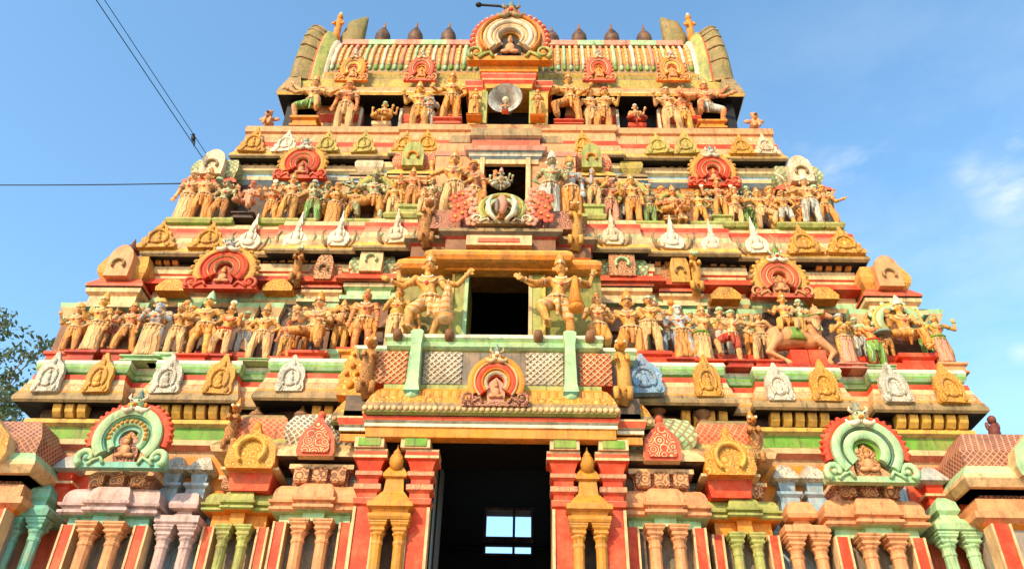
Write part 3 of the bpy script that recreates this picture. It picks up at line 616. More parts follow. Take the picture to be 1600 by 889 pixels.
    mb = MB(); mb.loft(rect(X0, X1, -1.3, 1.6), [(0, zE - .12, 'cream'), (.08, zE, 'cream'), (.06, zE + .08, 'mint'), (-.02, zE + .2, 'mint'), (-.06, zE + .26, 'lattice_brown'), (-.04, zE + (zR - zE) * .5, 'lattice_brown'), (-.3, zE + (zR - zE) * .9, 'weather'), (-.5, zR, 'weather')]); mb.done('dome', c)
    mb = MB(); mb.loft(rect(X0, X1, -1.25, 1.5), [(-.15, 3.2, 'stone'), (-.15, Zr(812, -1.2), 'orange'), (-.05, Zr(806, -1.2), 'peach'), (.05, Zr(800, -1.2), 'peach'), (.05, Zr(790, -1.2), 'peach'), (-.1, Zr(784, -1.2), 'peach'), (-.12, Zr(765, -1.2), 'peach'), (-.3, Zr(760, -1.2), 'relief_brown'), (-.3, Zr(740, -1.2), 'cream'), (-.05, zE - .12, 'cream')]); mb.done('pavilion_body', c)
    for q in (.25, 1.0):
        mb = MB(); xx = (X1 - q) if s < 0 else (X0 + q); strip(mb, xx, -1.36, .24, 3.3, Zr(812, -1.2), 'red', d=.25); mb.done('pilaster', c)
    xf = (X1 - .85) if s < 0 else (X0 + 1.2)
    mb = MB(); half = [(.42, 0), (.46, .15), (.4, .45), (.22, .62), (.05, .8)]; mb.plate(half + [(-a, b) for a, b in half[::-1]], -1.5, -1.2, 'relief_orange' if s < 0 else 'mint', 'cream', cx=xf, cz=zE); mb.arc(xf, zE + .32, .16, .26, -40, 220, -1.55, -1.49, 'mint' if s > 0 else 'yellow', 12, .03); mb.done('gable_face', c)
mb = MB(); mb.tube([(0, 0, 0), (0, -.05, .2), (.03, -.1, .35)], [.16, .13, .07], 'pot', 8); mb.ell((0, -.1, .42), (.1, .11, .1), 'pot'); mb.ell((-.12, -.05, .3), (.05, .05, .1), 'pot'); mb.ell((.12, -.05, .3), (.05, .05, .1), 'pot')
ro_ = mb.done('roof_ornament', None, (xa(1553, 678, -.6), -.6, Zr(678, -.6))); ro_.scale = (.75, .75, .85)
tag(ro_, 'small dark red seated ornament on the brown tiled roof at the right edge', 'ornament')

# ---- central bay of the ground storey, doorway
bay = empty('doorway', tower)
mb = MB()
for s in (-1, 1):
    mb.box(*sorted((s * DX, s * 2.5)), -.92, 0, 3.2, DZ + .3, 'darkstone')
mb.box(-2.5, 2.5, -1.42, -1.34, DZ + .14, LZ[1] - .3, 'darkstone'); mb.done('bay_wall', bay)
mb = MB()
for s in (-1, 1): mb.box(*sorted((s * (DX - .03), s * (DX - .001))), -1.2, .4, 4.0, DZ + .3, 'dark' if s < 0 else 'cream')  # one frame, left jamb painted as shaded and right as sunlit
mb.done('door_frame', bay)
mb = MB(); mb.box(-DX + .0, -DX + .05, .0, 1.3, 4.0, 8.2, 'bluegrey', .01); mb.box(-DX + .05, -DX + .08, .2, .26, 4.0, 8.2, 'black'); mb.done('door_leaf', bay)  # blue-grey paints in the bluish light on the left jamb
zr = lambda r: Zr(r, -1.6)
entp = [(-2.5, -1.42), (-2.05, -1.42), (-2.05, -1.6), (2.05, -1.6), (2.05, -1.42), (2.5, -1.42), (2.5, -1.38), (-2.5, -1.38)]
mb = MB(); mb.loft(entp, [(-.03, zr(685), 'orange'), (0, zr(684), 'orange'), (0, zr(670), 'yellow'), (.03, zr(669), 'white'), (.03, zr(664), 'bluegrey'), (-.04, zr(663), 'white'), (.05, zr(660), 'red'), (.08, zr(651), 'cream'), (.08, zr(648), 'darkbrown'), (0, zr(645), 'darkbrown'), (0, Zr(638, -1.75) + .1, 'darkbrown')]); mb.done('lintel', bay)
for px in (578, 650, 882, 958):
    x = xa(px, 693, -1.5); mb = MB(); mb.box(x - .24, x + .24, -1.56, -1.2, Zr(703, -1.5), Zr(687, -1.5), 'cream'); mb.box(x - .18, x + .18, -1.58, -1.555, Zr(701, -1.5), Zr(689, -1.5), 'green'); mb.done('lintel_block', bay)
for px in (574, 656, 881, 958):
    x = xa(px, 760, -1.42); z1 = Zr(713, -1.5); mb = MB(); hw = .185
    q = lambda r: Zr(r, -1.5); mb.loft(rect(x - hw, x + hw, -1.42, -1.15), [(-.05, 3.3, 'red'), (-.05, q(788), 'red'), (.0, q(786), 'rose'), (.02, q(778), 'cream'), (-.02, q(776), 'red'), (-.03, q(768), 'rose'), (.03, q(764), 'relief_pink'), (.03, q(756), 'red'), (-.03, q(753), 'red'), (-.03, q(746), 'rose'), (.03, q(742), 'relief_pink'), (.03, q(736), 'red'), (-.01, q(733), 'red'), (.04, q(720), 'red'), (.09, q(717), 'cream'), (.09, q(713), 'red'), (.08, q(707), 'cream'), (.09, q(704), 'cream')])
    mb.box(x - hw - .0, x - hw + .045, -1.4, -1.2, 3.3, q(790), 'cream'); mb.box(x + hw - .045, x + hw, -1.4, -1.2, 3.3, q(790), 'cream'); mb.done('door_column', bay)
for px in (612, 920):
    x = xa(px, 780, -1.5); z = lambda r: Zr(r, -1.6); p = empty('door_shrine', tower)
    mb = MB(); mb.loft(rect(x - .33, x + .33, -1.6, -1.2), [(-.02, z(812), 'gold'), (0, z(808), 'gold'), (0, z(803), 'ochre'), (-.06, z(801), 'gold'), (-.04, z(796), 'gold'), (.03, z(793), 'gold'), (.02, z(785), 'ochre'), (-.04, z(782), 'gold'), (-.1, z(772), 'gold'), (-.15, z(765), 'ochre'), (-.17, z(763), 'gold'), (-.19, z(742), 'gold'), (-.14, z(740), 'orange'), (-.14, z(735), 'gold'), (-.2, z(725), 'gold'), (-.3, z(716), 'gold')])
    mb.ell((x, -1.42, z(716)), (.12, .12, .16), 'gold'); mb.lathe(x, -1.42, z(716) + .1, [(.06, 0), (.07, .06), (.02, .12), (.01, .2)], 'gold', 8); mb.done('shrine_roof', p)
    for q in (-1, 1):
        mb = MB(); column(mb, x + q * .17, -1.42, z(812), .1, 'gold', cap=.27, band='ochre'); mb.done('column', p)
# eave of the central bay, with panels and balustrade (first ledge)
zc = Zr(638, -1.78); ztop = TZ[1]
cp1 = [(-2.72, -1.35), (-2.1, -1.35), (-2.1, -1.75), (2.1, -1.75), (2.1, -1.35), (2.72, -1.35), (2.72, .5), (-2.72, .5)]
mb = MB(); H = ztop - zc
mb.loft(cp1, [(-.35, zc - .1, 'black'), (-.05, zc - .10, 'olive'), (.0, zc - .06, 'olive'), (0, zc, 'weather'), (0, zc + .06, 'weather'), (-.02, zc + .12, 'relief_orange'), (-.07, zc + .26, 'flute'), (-.15, zc + .42, 'orange'), (-.24, zc + .50, 'lime'), (-.24, zc + .58, 'mint'), (-.29, zc + .60, 'weather_grey'), (-.29, ztop - .30, 'lime'),  # black soffit, shade under the bay eave painted in
               (-.26, ztop - .28, 'mint'), (-.2, ztop - .24, 'mint'), (-.18, ztop - .16, 'green'), (-.2, ztop - .13, 'mint'), (-.16, ztop - .08, 'white'), (-.18, ztop, 'mint')]); mb.done('bay_eave', tower)
for (a, b, mt) in [(585, 636, 'lattice_deep'), (663, 722, 'lattice_grey'), (822, 880, 'lattice_grey'), (905, 955, 'lattice_deep')]:
    xx0, xx1 = xa(a, 568, -1.45), xa(b, 568, -1.45); yy = -1.47 if max(abs(xx0), abs(xx1)) < 1.9 else -1.47
    lp = empty('lattice_panel', tower); mb = MB(); mb.box(xx0, xx1, -1.472, -1.0, zc + .62, ztop - .31, 'rose' if 'deep' in mt else 'stone'); mb.done('panel_back', lp)
    mb = MB(); za_, zb_ = zc + .63, ztop - .32; Hh = zb_ - za_; st_ = .115; n_ = int((xx1 - xx0 + Hh) / st_) + 1
    for q in range(n_ + 1):
        for d_ in (1, -1):
            c0 = xx0 - Hh + q * st_ if d_ > 0 else xx0 + q * st_
            pa, pb = (c0, za_), (c0 + Hh, zb_)
            if d_ < 0: pa, pb = (c0, za_), (c0 - Hh, zb_)
            t0, t1 = 0.0, 1.0; dx_ = pb[0] - pa[0]
            ta, tb = sorted(((xx0 - pa[0]) / dx_, (xx1 - pa[0]) / dx_)); t0, t1 = max(t0, ta), min(t1, tb)
            if t1 - t0 > .05:
                j = lambda t: (pa[0] + dx_ * t + random.uniform(-.006, .006), -1.477 - (.008 if d_ > 0 else 0), za_ + Hh * t)
                mb.tube([j(t0), j((t0 + t1) / 2), j(t1)], .014, 'cream' if 'deep' in mt else 'white', 5)
    mb.done('lattice', lp)
for px in (648, 891):
    x = xa(px, 575, -1.6); mb = MB(); mb.loft(rect(x - .085, x + .085, -1.72, -1.4), [(0, zc + .3, 'teal'), (.05, zc + .34, 'mint'), (.02, zc + .5, 'mint'), (0, ztop - .3, 'mint'), (.03, ztop - .05, 'mint'), (-.02, ztop + .02, 'mint')]); mb.ell((x, -1.62, zc + .3), (.13, .12, .1), 'mint'); mb.done('drape_bracket', tower)
mb = MB()
for i in range(44): mb.ell((-2.08 + 4.16 * i / 43, -1.755, zc + .0), (.052, .03, .05), 'cream', 6, 4)
mb.done('scalloped_edging', tower)
for s_ in (-1, 1):
    mb = MB()
    for i in range(6): mb.ell((s_ * (2.16 + .1 * i), -1.355, zc + .0), (.052, .03, .05), 'cream', 6, 4)
    mb.done('scalloped_edging', tower)
for px in (621, 702, 841, 922):
    x = xa(px, 530, -1.6); mb = MB(); mb.tube([(x, -1.4, ztop - .1), (x, -1.62, ztop - .06), (x, -1.7, ztop + .02)], [.1, .09, .06], 'brown', 8); mb.done('spout', tower)
arch('front', xa(774, 625, -1.85), -1.72, Zr(632, -1.85), xa(828, 615, -1.85) - xa(720, 615, -1.85), Zr(552, -1.85) - Zr(632, -1.85), label='red and orange arch over the main doorway')
def leaf_bracket(px, row_t, row_b, Y, w, mt, s):
    """carved leafy plate at the corner of the bay"""
    x = xa(px, row_b, Y); z0, z1 = Zr(row_b, Y), Zr(row_t, Y); h = z1 - z0; mb = MB()
    pts = [(-.5, 0), (.5, 0), (.56, .12), (.44, .22), (.5, .38), (.34, .5), (.36, .66), (.18, .76), (.14, .9), (0, 1), (-.14, .9), (-.2, .76), (-.38, .66), (-.36, .5), (-.52, .38), (-.46, .22), (-.58, .12)]
    mb.plate([(a * w, b * h) for a, b in pts], Y - .12, Y + .15, 'relief_orange', mt, cx=x, cz=z0)
    for a, b, r in [(0, .2, .16), (-.2, .42, .1), (.2, .42, .1), (0, .58, .12), (0, .8, .07)]: mb.ell((x + a * w, Y - .13, z0 + b * h), (r * w, .06, r * w * 1.2), mt, 8, 6)
    return mb.done('leaf_bracket', tower)
leaf_bracket(546, 548, 625, -1.15, .45, 'orange', -1)
yali(572, 535, 622, -1.5, 'relief_skin', -1, 'orange'); yali(973, 535, 628, -1.5, 'relief_gold', 1, 'orange')
# ---- second storey bay
z2 = lambda r, Y=-.35: Zr(r, Y)
W2 = .62; zt2 = Zr(424, -.76); b2 = empty('window_surround', tower)
mb = MB()
for s in (-1, 1): mb.box(*sorted((s * W2, s * 2.05)), -.5, .75, TZ[1], zt2 + .3, 'olive')
mb.box(-W2, W2, -.5, -.4, zt2 + .22, zt2 + .35, 'ochre'); mb.done('bay_wall', b2)
mb = MB()
for s in (-1, 1):
    mb.box(*sorted((s * (W2 + .05), s * (W2 + .26))), -.62, -.5, TZ[1], zt2 + .05, 'lime'); mb.box(*sorted((s * (W2 - .02), s * (W2 + .05))), -.64, -.5, TZ[1], zt2, 'mint' if s < 0 else 'cream'); mb.box(*sorted((s * (W2 + .26), s * (W2 + .31))), -.66, -.5, TZ[1], zt2, 'yellow')
mb.done('window_frame', b2)
mb = MB(); hh = Zr(403, -.9) - zt2
mb.loft(rect(-1.25, 1.25, -.96, -.58), [(-.17, zt2 + .01, 'orange'), (-.17, zt2 + hh * .2, 'yellow'), (-.2, zt2 + hh * .25, 'orange'), (-.2, zt2 + hh * .45, 'yellow'), (-.1, zt2 + hh * .5, 'orange'), (-.1, zt2 + hh * .72, 'yellow'), (.02, zt2 + hh * .78, 'orange'), (.02, zt2 + hh, 'orange')]); mb.done('window_lintel', b2)
zq0, zq1 = Zr(404, -1.05), Zr(386, -.95); hwx = (xa(935, 395, -.85) - xa(618, 395, -.85)) / 2; xcx = 0
mb = MB(); mb.loft([(-hwx, -.75), (-1.45, -.75), (-1.45, -1.05), (1.45, -1.05), (1.45, -.75), (hwx, -.75), (hwx, -.4), (-hwx, -.4)], [(-.1, zq0 - .02, 'ochre'), (-.03, zq0, 'orange'), (.02, zq0 + .08, 'orange'), (0, zq0 + .18, 'yellow'), (-.1, zq1 - .08, 'orange'), (-.22, zq1, 'orange')]); mb.done('bay_cornice', tower)
# ledge of the third storey bay
zl0, zl1, zl2, ztp = Zr(388, -.5), Zr(366, -.55), Zr(350, -.7), Zr(324, -.4)
mb = MB(); hx = 1.95
mb.loft([(-hx, -.3), (-1.2, -.3), (-1.2, -.55), (1.2, -.55), (1.2, -.3), (hx, -.3), (hx, 1.0), (-hx, 1.0)], [(-.05, zl0 - .1, 'brown'), (-.05, zl1 - .1, 'deepred'), (.0, zl1 - .06, 'weather_grey'), (.1, zl1, 'weather'), (.1, zl1 + .08, 'weather_grey'), (.02, zl2 - .05, 'weather'), (-.12, zl2, 'lime'), (-.12, zl2 + .06, 'relief_brown'), (-.14, ztp - .12, 'lime'), (-.08, ztp - .08, 'lime'), (-.08, ztp, 'lime')]); mb.done('bay_eave', tower)
mb = MB(); mb.box(xa(729, 380, -.6), xa(831, 380, -.6), -.72, -.4, Zr(386, -.65), Zr(371, -.65), 'cream'); mb.box(xa(747, 380, -.6), xa(812, 380, -.6), -.74, -.7, Zr(382, -.65), Zr(376, -.65), 'rose'); mb.done('sign_panel', tower)
for a, b in [(672, 722), (848, 893)]:
    mb = MB(); mb.box(xa(a, 338, -.4), xa(b, 338, -.4), -.45, .2, zl2 + .08, ztp - .14, 'relief_brown'); mb.done('relief_panel', tower)
arch('lily', xa(784, 350, -.6), -.62, Zr(353, -.65), (xa(828, 345, -.6) - xa(740, 345, -.6)) * 1.1, Zr(304, -.65) - Zr(353, -.65), label='lime green arch with a pink bud below the third window')
mb = MB(); bx = xa(784, 325, -.8); bz = Zr(325, -.8); mb.ell((bx, -.9, bz), (.13, .1, .26), 'pink', 10, 8); mb.ell((bx - .08, -.93, bz - .05), (.07, .08, .2), 'weather_grey', 8, 6)
for s in (-1, 1): mb.tube([(bx + s * .1, -.92, bz - .45), (bx + s * .24, -.92, bz - .25), (bx + s * .29, -.92, bz + .05), (bx + s * .2, -.92, bz + .25)], [.045, .055, .05, .025], 'white', 7)
mb.done('lotus_bud', tower)
for s in (-1, 1):
    mb = MB()
    for i in range(10):
        px_, r_ = 784 + s * (50 + 12 * (i % 3) - 1.2 * i + (8 if i > 6 else 0)), 300 + 5 * i; c = at(px_, r_, -.72)
        for k in range(5): a = 2 * math.pi * k / 5 + i; mb.ell((c.x + .085 * math.cos(a), c.y, c.z + .085 * math.sin(a)), (.07, .022, .07), 'rose' if i % 3 else 'pink', 7, 5)
        mb.ell((c.x, c.y - .04, c.z), (.035, .03, .035), 'yellow', 6, 4)
    mb.done('flower_cluster', tower)
yali(666, 318, 385, -.35, 'relief_skin', -1, 'peach'); yali(899, 322, 388, -.35, 'relief_gold', 1, 'ochre')
# third storey window
W3 = .52; zt3 = Zr(245, .5); b3 = empty('window_surround', tower); mb = MB()
for s in (-1, 1): mb.box(*sorted((s * W3, s * 1.7)), .55, 1.55, TZ[2] - .3, zt3 + .5, 'peach')
mb.box(-W3, W3, .55, .65, zt3, zt3 + .5, 'bluegrey'); mb.done('bay_wall', b3)
mb = MB()
for s in (-1, 1): mb.box(*sorted((s * (W3 - .02), s * (W3 + .09))), .46, .55, TZ[2], zt3, 'cream')
mb.box(-W3 - .12, W3 + .12, .46, .55, zt3, zt3 + .10, 'cream'); mb.done('window_frame', b3)
zz0, zz1 = Zr(240, .35), Zr(226, .3)
mb = MB(); mb.loft([(-1.7, .55), (-.95, .55), (-.95, .35), (.95, .35), (.95, .55), (1.7, .55), (1.7, .75), (-1.7, .75)], [(-.15, zz0 - .2, 'cream'), (-.15, zz0 - .05, 'bluegrey'), (-.08, zz0, 'white'), (-.05, zz0 + .08, 'bluegrey'), (.02, zz0 + .1, 'pink'), (.06, zz1 - .04, 'pink'), (.0, zz1, 'rose'), (-.1, zz1 + .1, 'rose'), (-.12, Zr(216, .4), 'darkbrown'), (-.1, Zr(214, .4), 'brown')]); mb.done('bay_cornice', tower)
# ledge below the top niche
za0, za1 = Zr(216, .45), Zr(203, .5); ha = (xa(878, 208, .45) - xa(704, 208, .45)) / 2
mb = MB(); mb.loft([(-ha, .7), (-ha * .62, .7), (-ha * .62, .45), (ha * .62, .45), (ha * .62, .7), (ha, .7), (ha, 2.0), (-ha, 2.0)], [(-.3, za0 - .12, 'darkbrown'), (0, za0, 'brown'), (.04, za0 + .06, 'weather'), (0, za1, 'weather'), (-.1, za1 + .04, 'peach')]); mb.done('bay_eave', tower)
# ---- top storey
S4Y = 2.05; zf = TZ[3]; ze = 19.62
mb = MB(); mb.box(-6.0, 6.0, S4Y + .25, 4.9, zf - .4, ze + .4, 'black'); mb.done('storey_wall', tower)  # solid black block paints the dark interior of the open niches
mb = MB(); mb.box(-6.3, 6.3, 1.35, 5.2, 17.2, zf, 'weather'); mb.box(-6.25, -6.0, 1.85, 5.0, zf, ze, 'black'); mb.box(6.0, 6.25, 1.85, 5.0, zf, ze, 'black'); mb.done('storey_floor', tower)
for x0, x1 in [(xa(500, 165, 2), xa(566, 165, 2)), (xa(630, 165, 2), xa(668, 165, 2)), (xa(685, 165, 2), xa(720, 165, 2)), (xa(885, 165, 2), xa(900, 165, 2)), (xa(912, 165, 2), xa(962, 165, 2)), (xa(1028, 165, 2), xa(1090, 165, 2))]:
    mb = MB(); mb.loft(rect(x0, x1, S4Y, S4Y + .25), [(0, zf, 'cream'), (0, zf + 1.0, 'rose'), (.04, zf + 1.05, 'red'), (.05, zf + 1.3, 'peach'), (0, ze, 'peach')]); mb.done('storey_pier', tower)
for x0, x1 in [(xa(566, 165, 2), xa(630, 165, 2)), (xa(962, 165, 2), xa(1028, 165, 2))]:
    r = empty('niche', tower); mb = MB()
    mb.box(x0 - .02, x0 + .06, 1.95, S4Y, zf, zf + 1.5, 'white'); mb.box(x1 - .06, x1 + .02, 1.95, S4Y, zf, zf + 1.5, 'white'); mb.done('niche_frame', r)
    mb = MB(); mb.box(x0, x1, S4Y + .1, S4Y + .2, zf, zf + .65, 'green'); mb.box(x0, x1, S4Y + .06, S4Y + .1, zf + .6, zf + .72, 'yellow')
    mb.done('niche_rail', r)
# roof eave
re_ = rect(-6.54, 6.54, 1.55, 5.1)
mb = MB(); mb.loft([(-6.54, 1.55), (-1.35, 1.55), (-1.35, 1.3), (1.35, 1.3), (1.35, 1.55), (6.54, 1.55), (6.54, 5.1), (-6.54, 5.1)], [(-.5, ze - .02, 'black'), (-.04, ze - .08, 'yellow'), (0, ze, 'cream'), (-.03, ze + .08, 'weather'), (-.08, ze + .14, 'peach'), (-.12, ze + .34, 'peach'), (-.2, ze + .4, 'orange'), (-.24, ze + .5, 'relief_lime'), (-.3, ze + .9, 'weather'), (-.34, ze + 1.0, 'green')]); mb.done('roof_eave', tower)  # black underside paints the shade below the roof eave
for s in (-1, 1):
    mb = MB(); x = s * 6.2; mb.loft(rect(x - .35, x + .35, 1.55, 2.2), [(0, ze + .02, 'weather'), (-.08, ze + .4, 'weather'), (-.2, ze + .9, 'brown'), (-.28, ze + 1.3, 'brown')]); mb.done('corner_crest', tower)
# vaulted roof
YC, HD, ZB_, ZT_ = 3.35, 1.28, 20.45, 23.2
def vault(t, s=1.0, n=.55):
    a = math.pi * t; c, q = math.cos(a), math.sin(a)
    return (YC - HD * s * math.copysign(abs(c) ** .7, c), ZB_ + (ZT_ - ZB_) * s * q ** .8)
roof = empty('vaulted_roof', tower)
mb = MB(); NX = 2
st = [(-5.45, 1), (5.45, 1)]; rows_ = [[mb.bm.verts.new((x, *vault(i / 28))) for i in range(29)] for x, s in st]
for i in range(28): mb.quad((rows_[0][i], rows_[1][i], rows_[1][i + 1], rows_[0][i + 1]), 'ochre' if i > 2 else 'weather', True)
mb.done('vault', roof)
mb = MB()
nr = 58
for i in range(nr):
    x = -5.32 + 10.64 * i / (nr - 1); cmt = ['white', 'rib', 'cream', 'pink', 'rib', 'mint', 'cream', 'rib'][i % 8]
    pts = [(x, y - .03, z + .02) for y, z in [vault(t) for t in np.linspace(.08, .62, 14)]]
    mb.tube(pts, [(.06 if i % 3 == 0 else .045) * (1 + .25 * (q % 2)) for q in range(14)], cmt, 6)
    p = vault(.075); mb.ell((x, p[0] - .03, p[1]), (.07, .06, .12), 'green' if i % 2 else 'mint', 6, 5)
mb.done('vault_ribs', roof)
mb = MB()
for i in range(26):
    x0 = -5.25 + 10.5 * i / 26; c = 'mint' if (i // 2) % 2 else 'pink'
    y, z = vault(.30); mb.box(x0, x0 + .40, y - .16, y + .2, z - .06, z + .16, c)
mb.box(-5.25, 5.25, YC - .35, YC + .35, ZT_ - .1, ZT_ + .12, 'weather'); mb.done('ridge_band', roof)
mb = MB(); mb.loft(rect(-5.4, 5.4, 1.9, 4.8), [(0, ze + .9, 'weather'), (.0, ze + 1.0, 'relief_lime'), (.05, ze + 1.15, 'orange'), (0, ze + 1.25, 'green'), (-.1, ze + 1.3, 'green')]); mb.done('roof_base', roof)
for s in (-1, 1):
    gb = empty('gable_arch', tower)
    stn = [(5.4, 1.02, 'white'), (5.46, 1.09, 'white'), (5.5, 1.09, 'lime'), (5.72, 1.19, 'lime'), (5.78, 1.2, 'rose'), (5.85, 1.17, 'fan'), (6.0, 1.22, 'fan'), (6.18, 1.26, 'fan'), (6.34, 1.24, 'fan'), (6.44, 1.12, 'fan'), (6.2, .8, 'brown'), (6.0, .3, 'darkbrown')]
    for nm, a, b in (('inner_rib', 0, 3), ('green_band', 2, 6), ('outer_fan', 5, 12)):
        mb = MB(); rr = []
        for x, k, mt in stn[a:b]:
            row = []
            for i in range(33):
                y, z = vault(i / 32, k)
                if nm == 'outer_fan' and k > 1.2: z += .05 * math.sin(i * 2.6); 
                z += .3 * max(0, (k - 1.1)) * math.exp(-((i - 12) / 4.5) ** 2) * 3
                row.append(mb.bm.verts.new((s * x, y, z)))
            rr.append(row)
        for q in range(len(rr) - 1):
            for i in range(32): mb.quad((rr[q][i], rr[q][i + 1], rr[q + 1][i + 1], rr[q + 1][i]), stn[a + q][2], True)
        if nm == 'outer_fan':
            for i in range(0, 33, 2):
                pts = [(s * x, *(lambda v: (v[0] - .01, v[1] + .03))(vault(i / 32, k))) for x, k, mt in stn[5:9]]
                pts = [(p[0], p[1], p[2] + .3 * max(0, (k[1] - 1.1)) * math.exp(-((i - 12) / 4.5) ** 2) * 3) for p, k in zip(pts, stn[5:9])]
                mb.tube(pts, .03, 'weather', 5)
        mb.done(nm, gb)
    mb = MB(); x = s * 5.25; half = [(0, 0), (.5, 0), (.62, .5), (.45, 1.0), (.1, 1.25)]
    y0 = 3.1; mb.tube([(x - s * .1, y0, 22.9), (x, y0, 24.0), (x - s * .1, y0, 24.7), (x - s * .35, y0, 25.1)], [.25, .42, .34, .08], 'fan', 8, flat=.5); mb.done('ridge_fin', gb)
    mb = MB(); x = s * 5.72; mb.tube([(x, 2.9, 23.5), (x, 2.9, 24.7)], [.14, .1], 'orange', 8); mb.ell((x, 2.9, 24.85), (.1, .1, .13), 'orange'); mb.ell((x, 2.9, 25.02), (.06, .06, .08), 'white'); mb.tube([(x - .1, 2.9, 24.62), (x - .17, 2.8, 24.4), (x - .08, 2.75, 24.3)], .045, 'orange', 6); mb.tube([(x + .1, 2.9, 24.62), (x + .17, 2.8, 24.4), (x + .08, 2.75, 24.3)], .045, 'orange', 6); mb.done('ridge_figure', gb)
def rpot(px, row, label):
    x = xa(px, row, YC); h = Zr(row - 3, YC, px) - ZT_ - .1; z0 = ZT_ + .1; mb = MB()
    mb.lathe(0, 0, 0, [(.2, 0, 'brown'), (.21, h * .22, 'brown'), (.13, h * .3, 'pot'), (.22, h * .42, 'darkbrown'), (.26, h * .52, 'darkbrown'), (.24, h * .62, 'darkbrown'), (.14, h * .74, 'darkbrown'), (.06, h * .82, 'brown'), (.04, h * .9, 'brown'), (.01, h, 'brown')], 'pot', 14)
    tag(mb.done('finial_pot', None, (x, YC, z0)), label, 'finial', 'pot finials along the roof ridge')
rp = [(602, 38, 'first from the left'), (652, 38, 'second from the left'), (703, 38, 'just left of the big arch'), (904, 40, 'third from the right'), (954, 40, 'second from the right'), (1004, 42, 'first from the right')]
for px, row, t in rp:
    rpot(px, row, 'dark red pot on the roof ridge, ' + t)
rpot(862, 44, 'dark pot mostly hidden behind the right rim of the big top arch')
# roof front arches
for px, st_ in [(548, 'smallo'), (656, 'small'), (937, 'small'), (1053, 'smallo')]:
    arch(st_, xa(px, 118, 1.45), 1.62, Zr(124, 1.5, px), .98, Zr(84, 1.5, px) - Zr(124, 1.5, px))
# upper shrine carrying the big arch
zt5 = Zr(128, .9, 790); zt6 = Zr(109, .9, 790); hu = (xa(863, 120, .9) - xa(727, 120, .9)) / 2; XC = (xa(863, 120, .9) + xa(727, 120, .9)) / 2
us = empty('top_shrine', tower)
mb = MB(); mb.loft([(XC - hu, 1.15), (XC - hu * .62, 1.15), (XC - hu * .62, .9), (XC + hu * .62, .9), (XC + hu * .62, 1.15), (XC + hu, 1.15), (XC + hu, 2.1), (XC - hu, 2.1)], [(-.12, zt5 - .12, 'yellow'), (-.08, zt5, 'red'), (-.02, zt5 + .1, 'cream'), (0, zt5 + .14, 'red'), (.02, zt5 + .3, 'pink'), (.0, zt5 + .36, 'orange'), (-.15, zt6, 'mint'), (-.2, zt6 + .12, 'mint')]); mb.done('shrine_cornice', us)
mb = MB()
for s in (-1, 1): mb.box(*sorted((XC + s * .58, XC + s * (hu - .12))), 1.2, 2.1, zf, zt5 - .1, 'yellow'); mb.box(*sorted((XC + s * .56, XC + s * .72)), 1.1, 1.2, zf, zt5 - .1, 'lime')
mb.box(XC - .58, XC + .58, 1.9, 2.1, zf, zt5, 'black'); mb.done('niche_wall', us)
mb = MB()
zb0 = Zr(105, .95, 797); mb.box(XC - .8, XC + .8, .98, 1.9, zb0 - .15, zb0 + .12, 'orange'); mb.done('arch_base', us)
XT = xa(797, 80, .95); arch('top', XT, .98, Zr(102, .95, 797), (xa(862, 75, .95) - xa(735, 75, .95)) * 1.06, Zr(27, .95, 797) - Zr(102, .95, 797), label='big round arch with red flame petals on the roof')
# second storey roof pavilions and arches
zL = lambda px, r, Y: Zr(r, Y, px)
def s2pav(s, pxs, Y, rows, eavem, domem, face, fm, bodym, kind=0):
    """small pavilion in relief against a storey wall. rows: dome top, eave top, eave bottom, body bottom"""
    x0, x1 = xa(pxs[0], rows[2], Y), xa(pxs[1], rows[2], Y)
    x = (x0 + x1) / 2; hw = (x1 - x0) / 2; zb, zt = zL(x0 and pxs[0], rows[2], Y), zL(pxs[0], rows[0], Y + .35)
    d = domed('relief_pavilion', x, Y + .4, hw, .4, zb, zt, eavem, domem, face, 0, fm)
    zbb = zL(pxs[0], rows[3], Y)
    mb = MB(); mb.loft(rect(x - hw * .82, x + hw * .82, Y + .12, Y + .8), [(0, zbb - .6, 'brown'), (0, zbb, 'teal'), (.12, zbb + .02, bodym), (.12, zbb + (zb - zbb) * .25, bodym), (.0, zbb + (zb - zbb) * .35, bodym), (0, zbb + (zb - zbb) * .7, bodym), (.08, zbb + (zb - zbb) * .8, 'cream'), (.08, zb, 'cream')]); mb.done('pavilion_body', d)
    return d
s2pav(-1, (132, 222), .0, (401, 436, 447, 480), 'rose', 'relief_gold', 'peach', 'weather', 'cream')
s2pav(1, (1350, 1442), .0, (418, 452, 463, 492), 'rose', 'relief_gold', 'peach', 'weather', 'cream')
s2pav(-1, (535, 618), .1, (393, 428, 440, 468), 'rose', 'lattice_mint', 'cream', 'mint', 'mint')
s2pav(1, (925, 1022), .1, (400, 434, 447, 474), 'rose', 'lattice_mint', 'relief_peach', 'mint', 'cream')
s2pav(-1, (470, 534), .2, (413, 442, 450, 472), 'rose', 'relief_peach', 'relief_peach', 'weather', 'cream')
s2pav(1, (1030, 1100), .2, (415, 446, 456, 478), 'rose', 'relief_peach', 'relief_gold', 'weather', 'cream')
for px in (265, 433, 1135, 1288):
    r0 = 455 if px < 780 else 468; mb = MB(); half = [(.3, 0), (.32, .1), (.22, .22), (.12, .3)]; mb.plate(half + [(-a, b) for a, b in half[::-1]], .12, .4, 'relief_orange', 'orange', cx=xa(px, r0, .15), cz=zL(px, r0, .15)); mb.done('frieze_plaque', tower)
yali(462, 396, 448, .15, 'relief_skin', -1, 'mint'); yali(1088, 398, 456, .15, 'relief_gold', 1, 'mint')
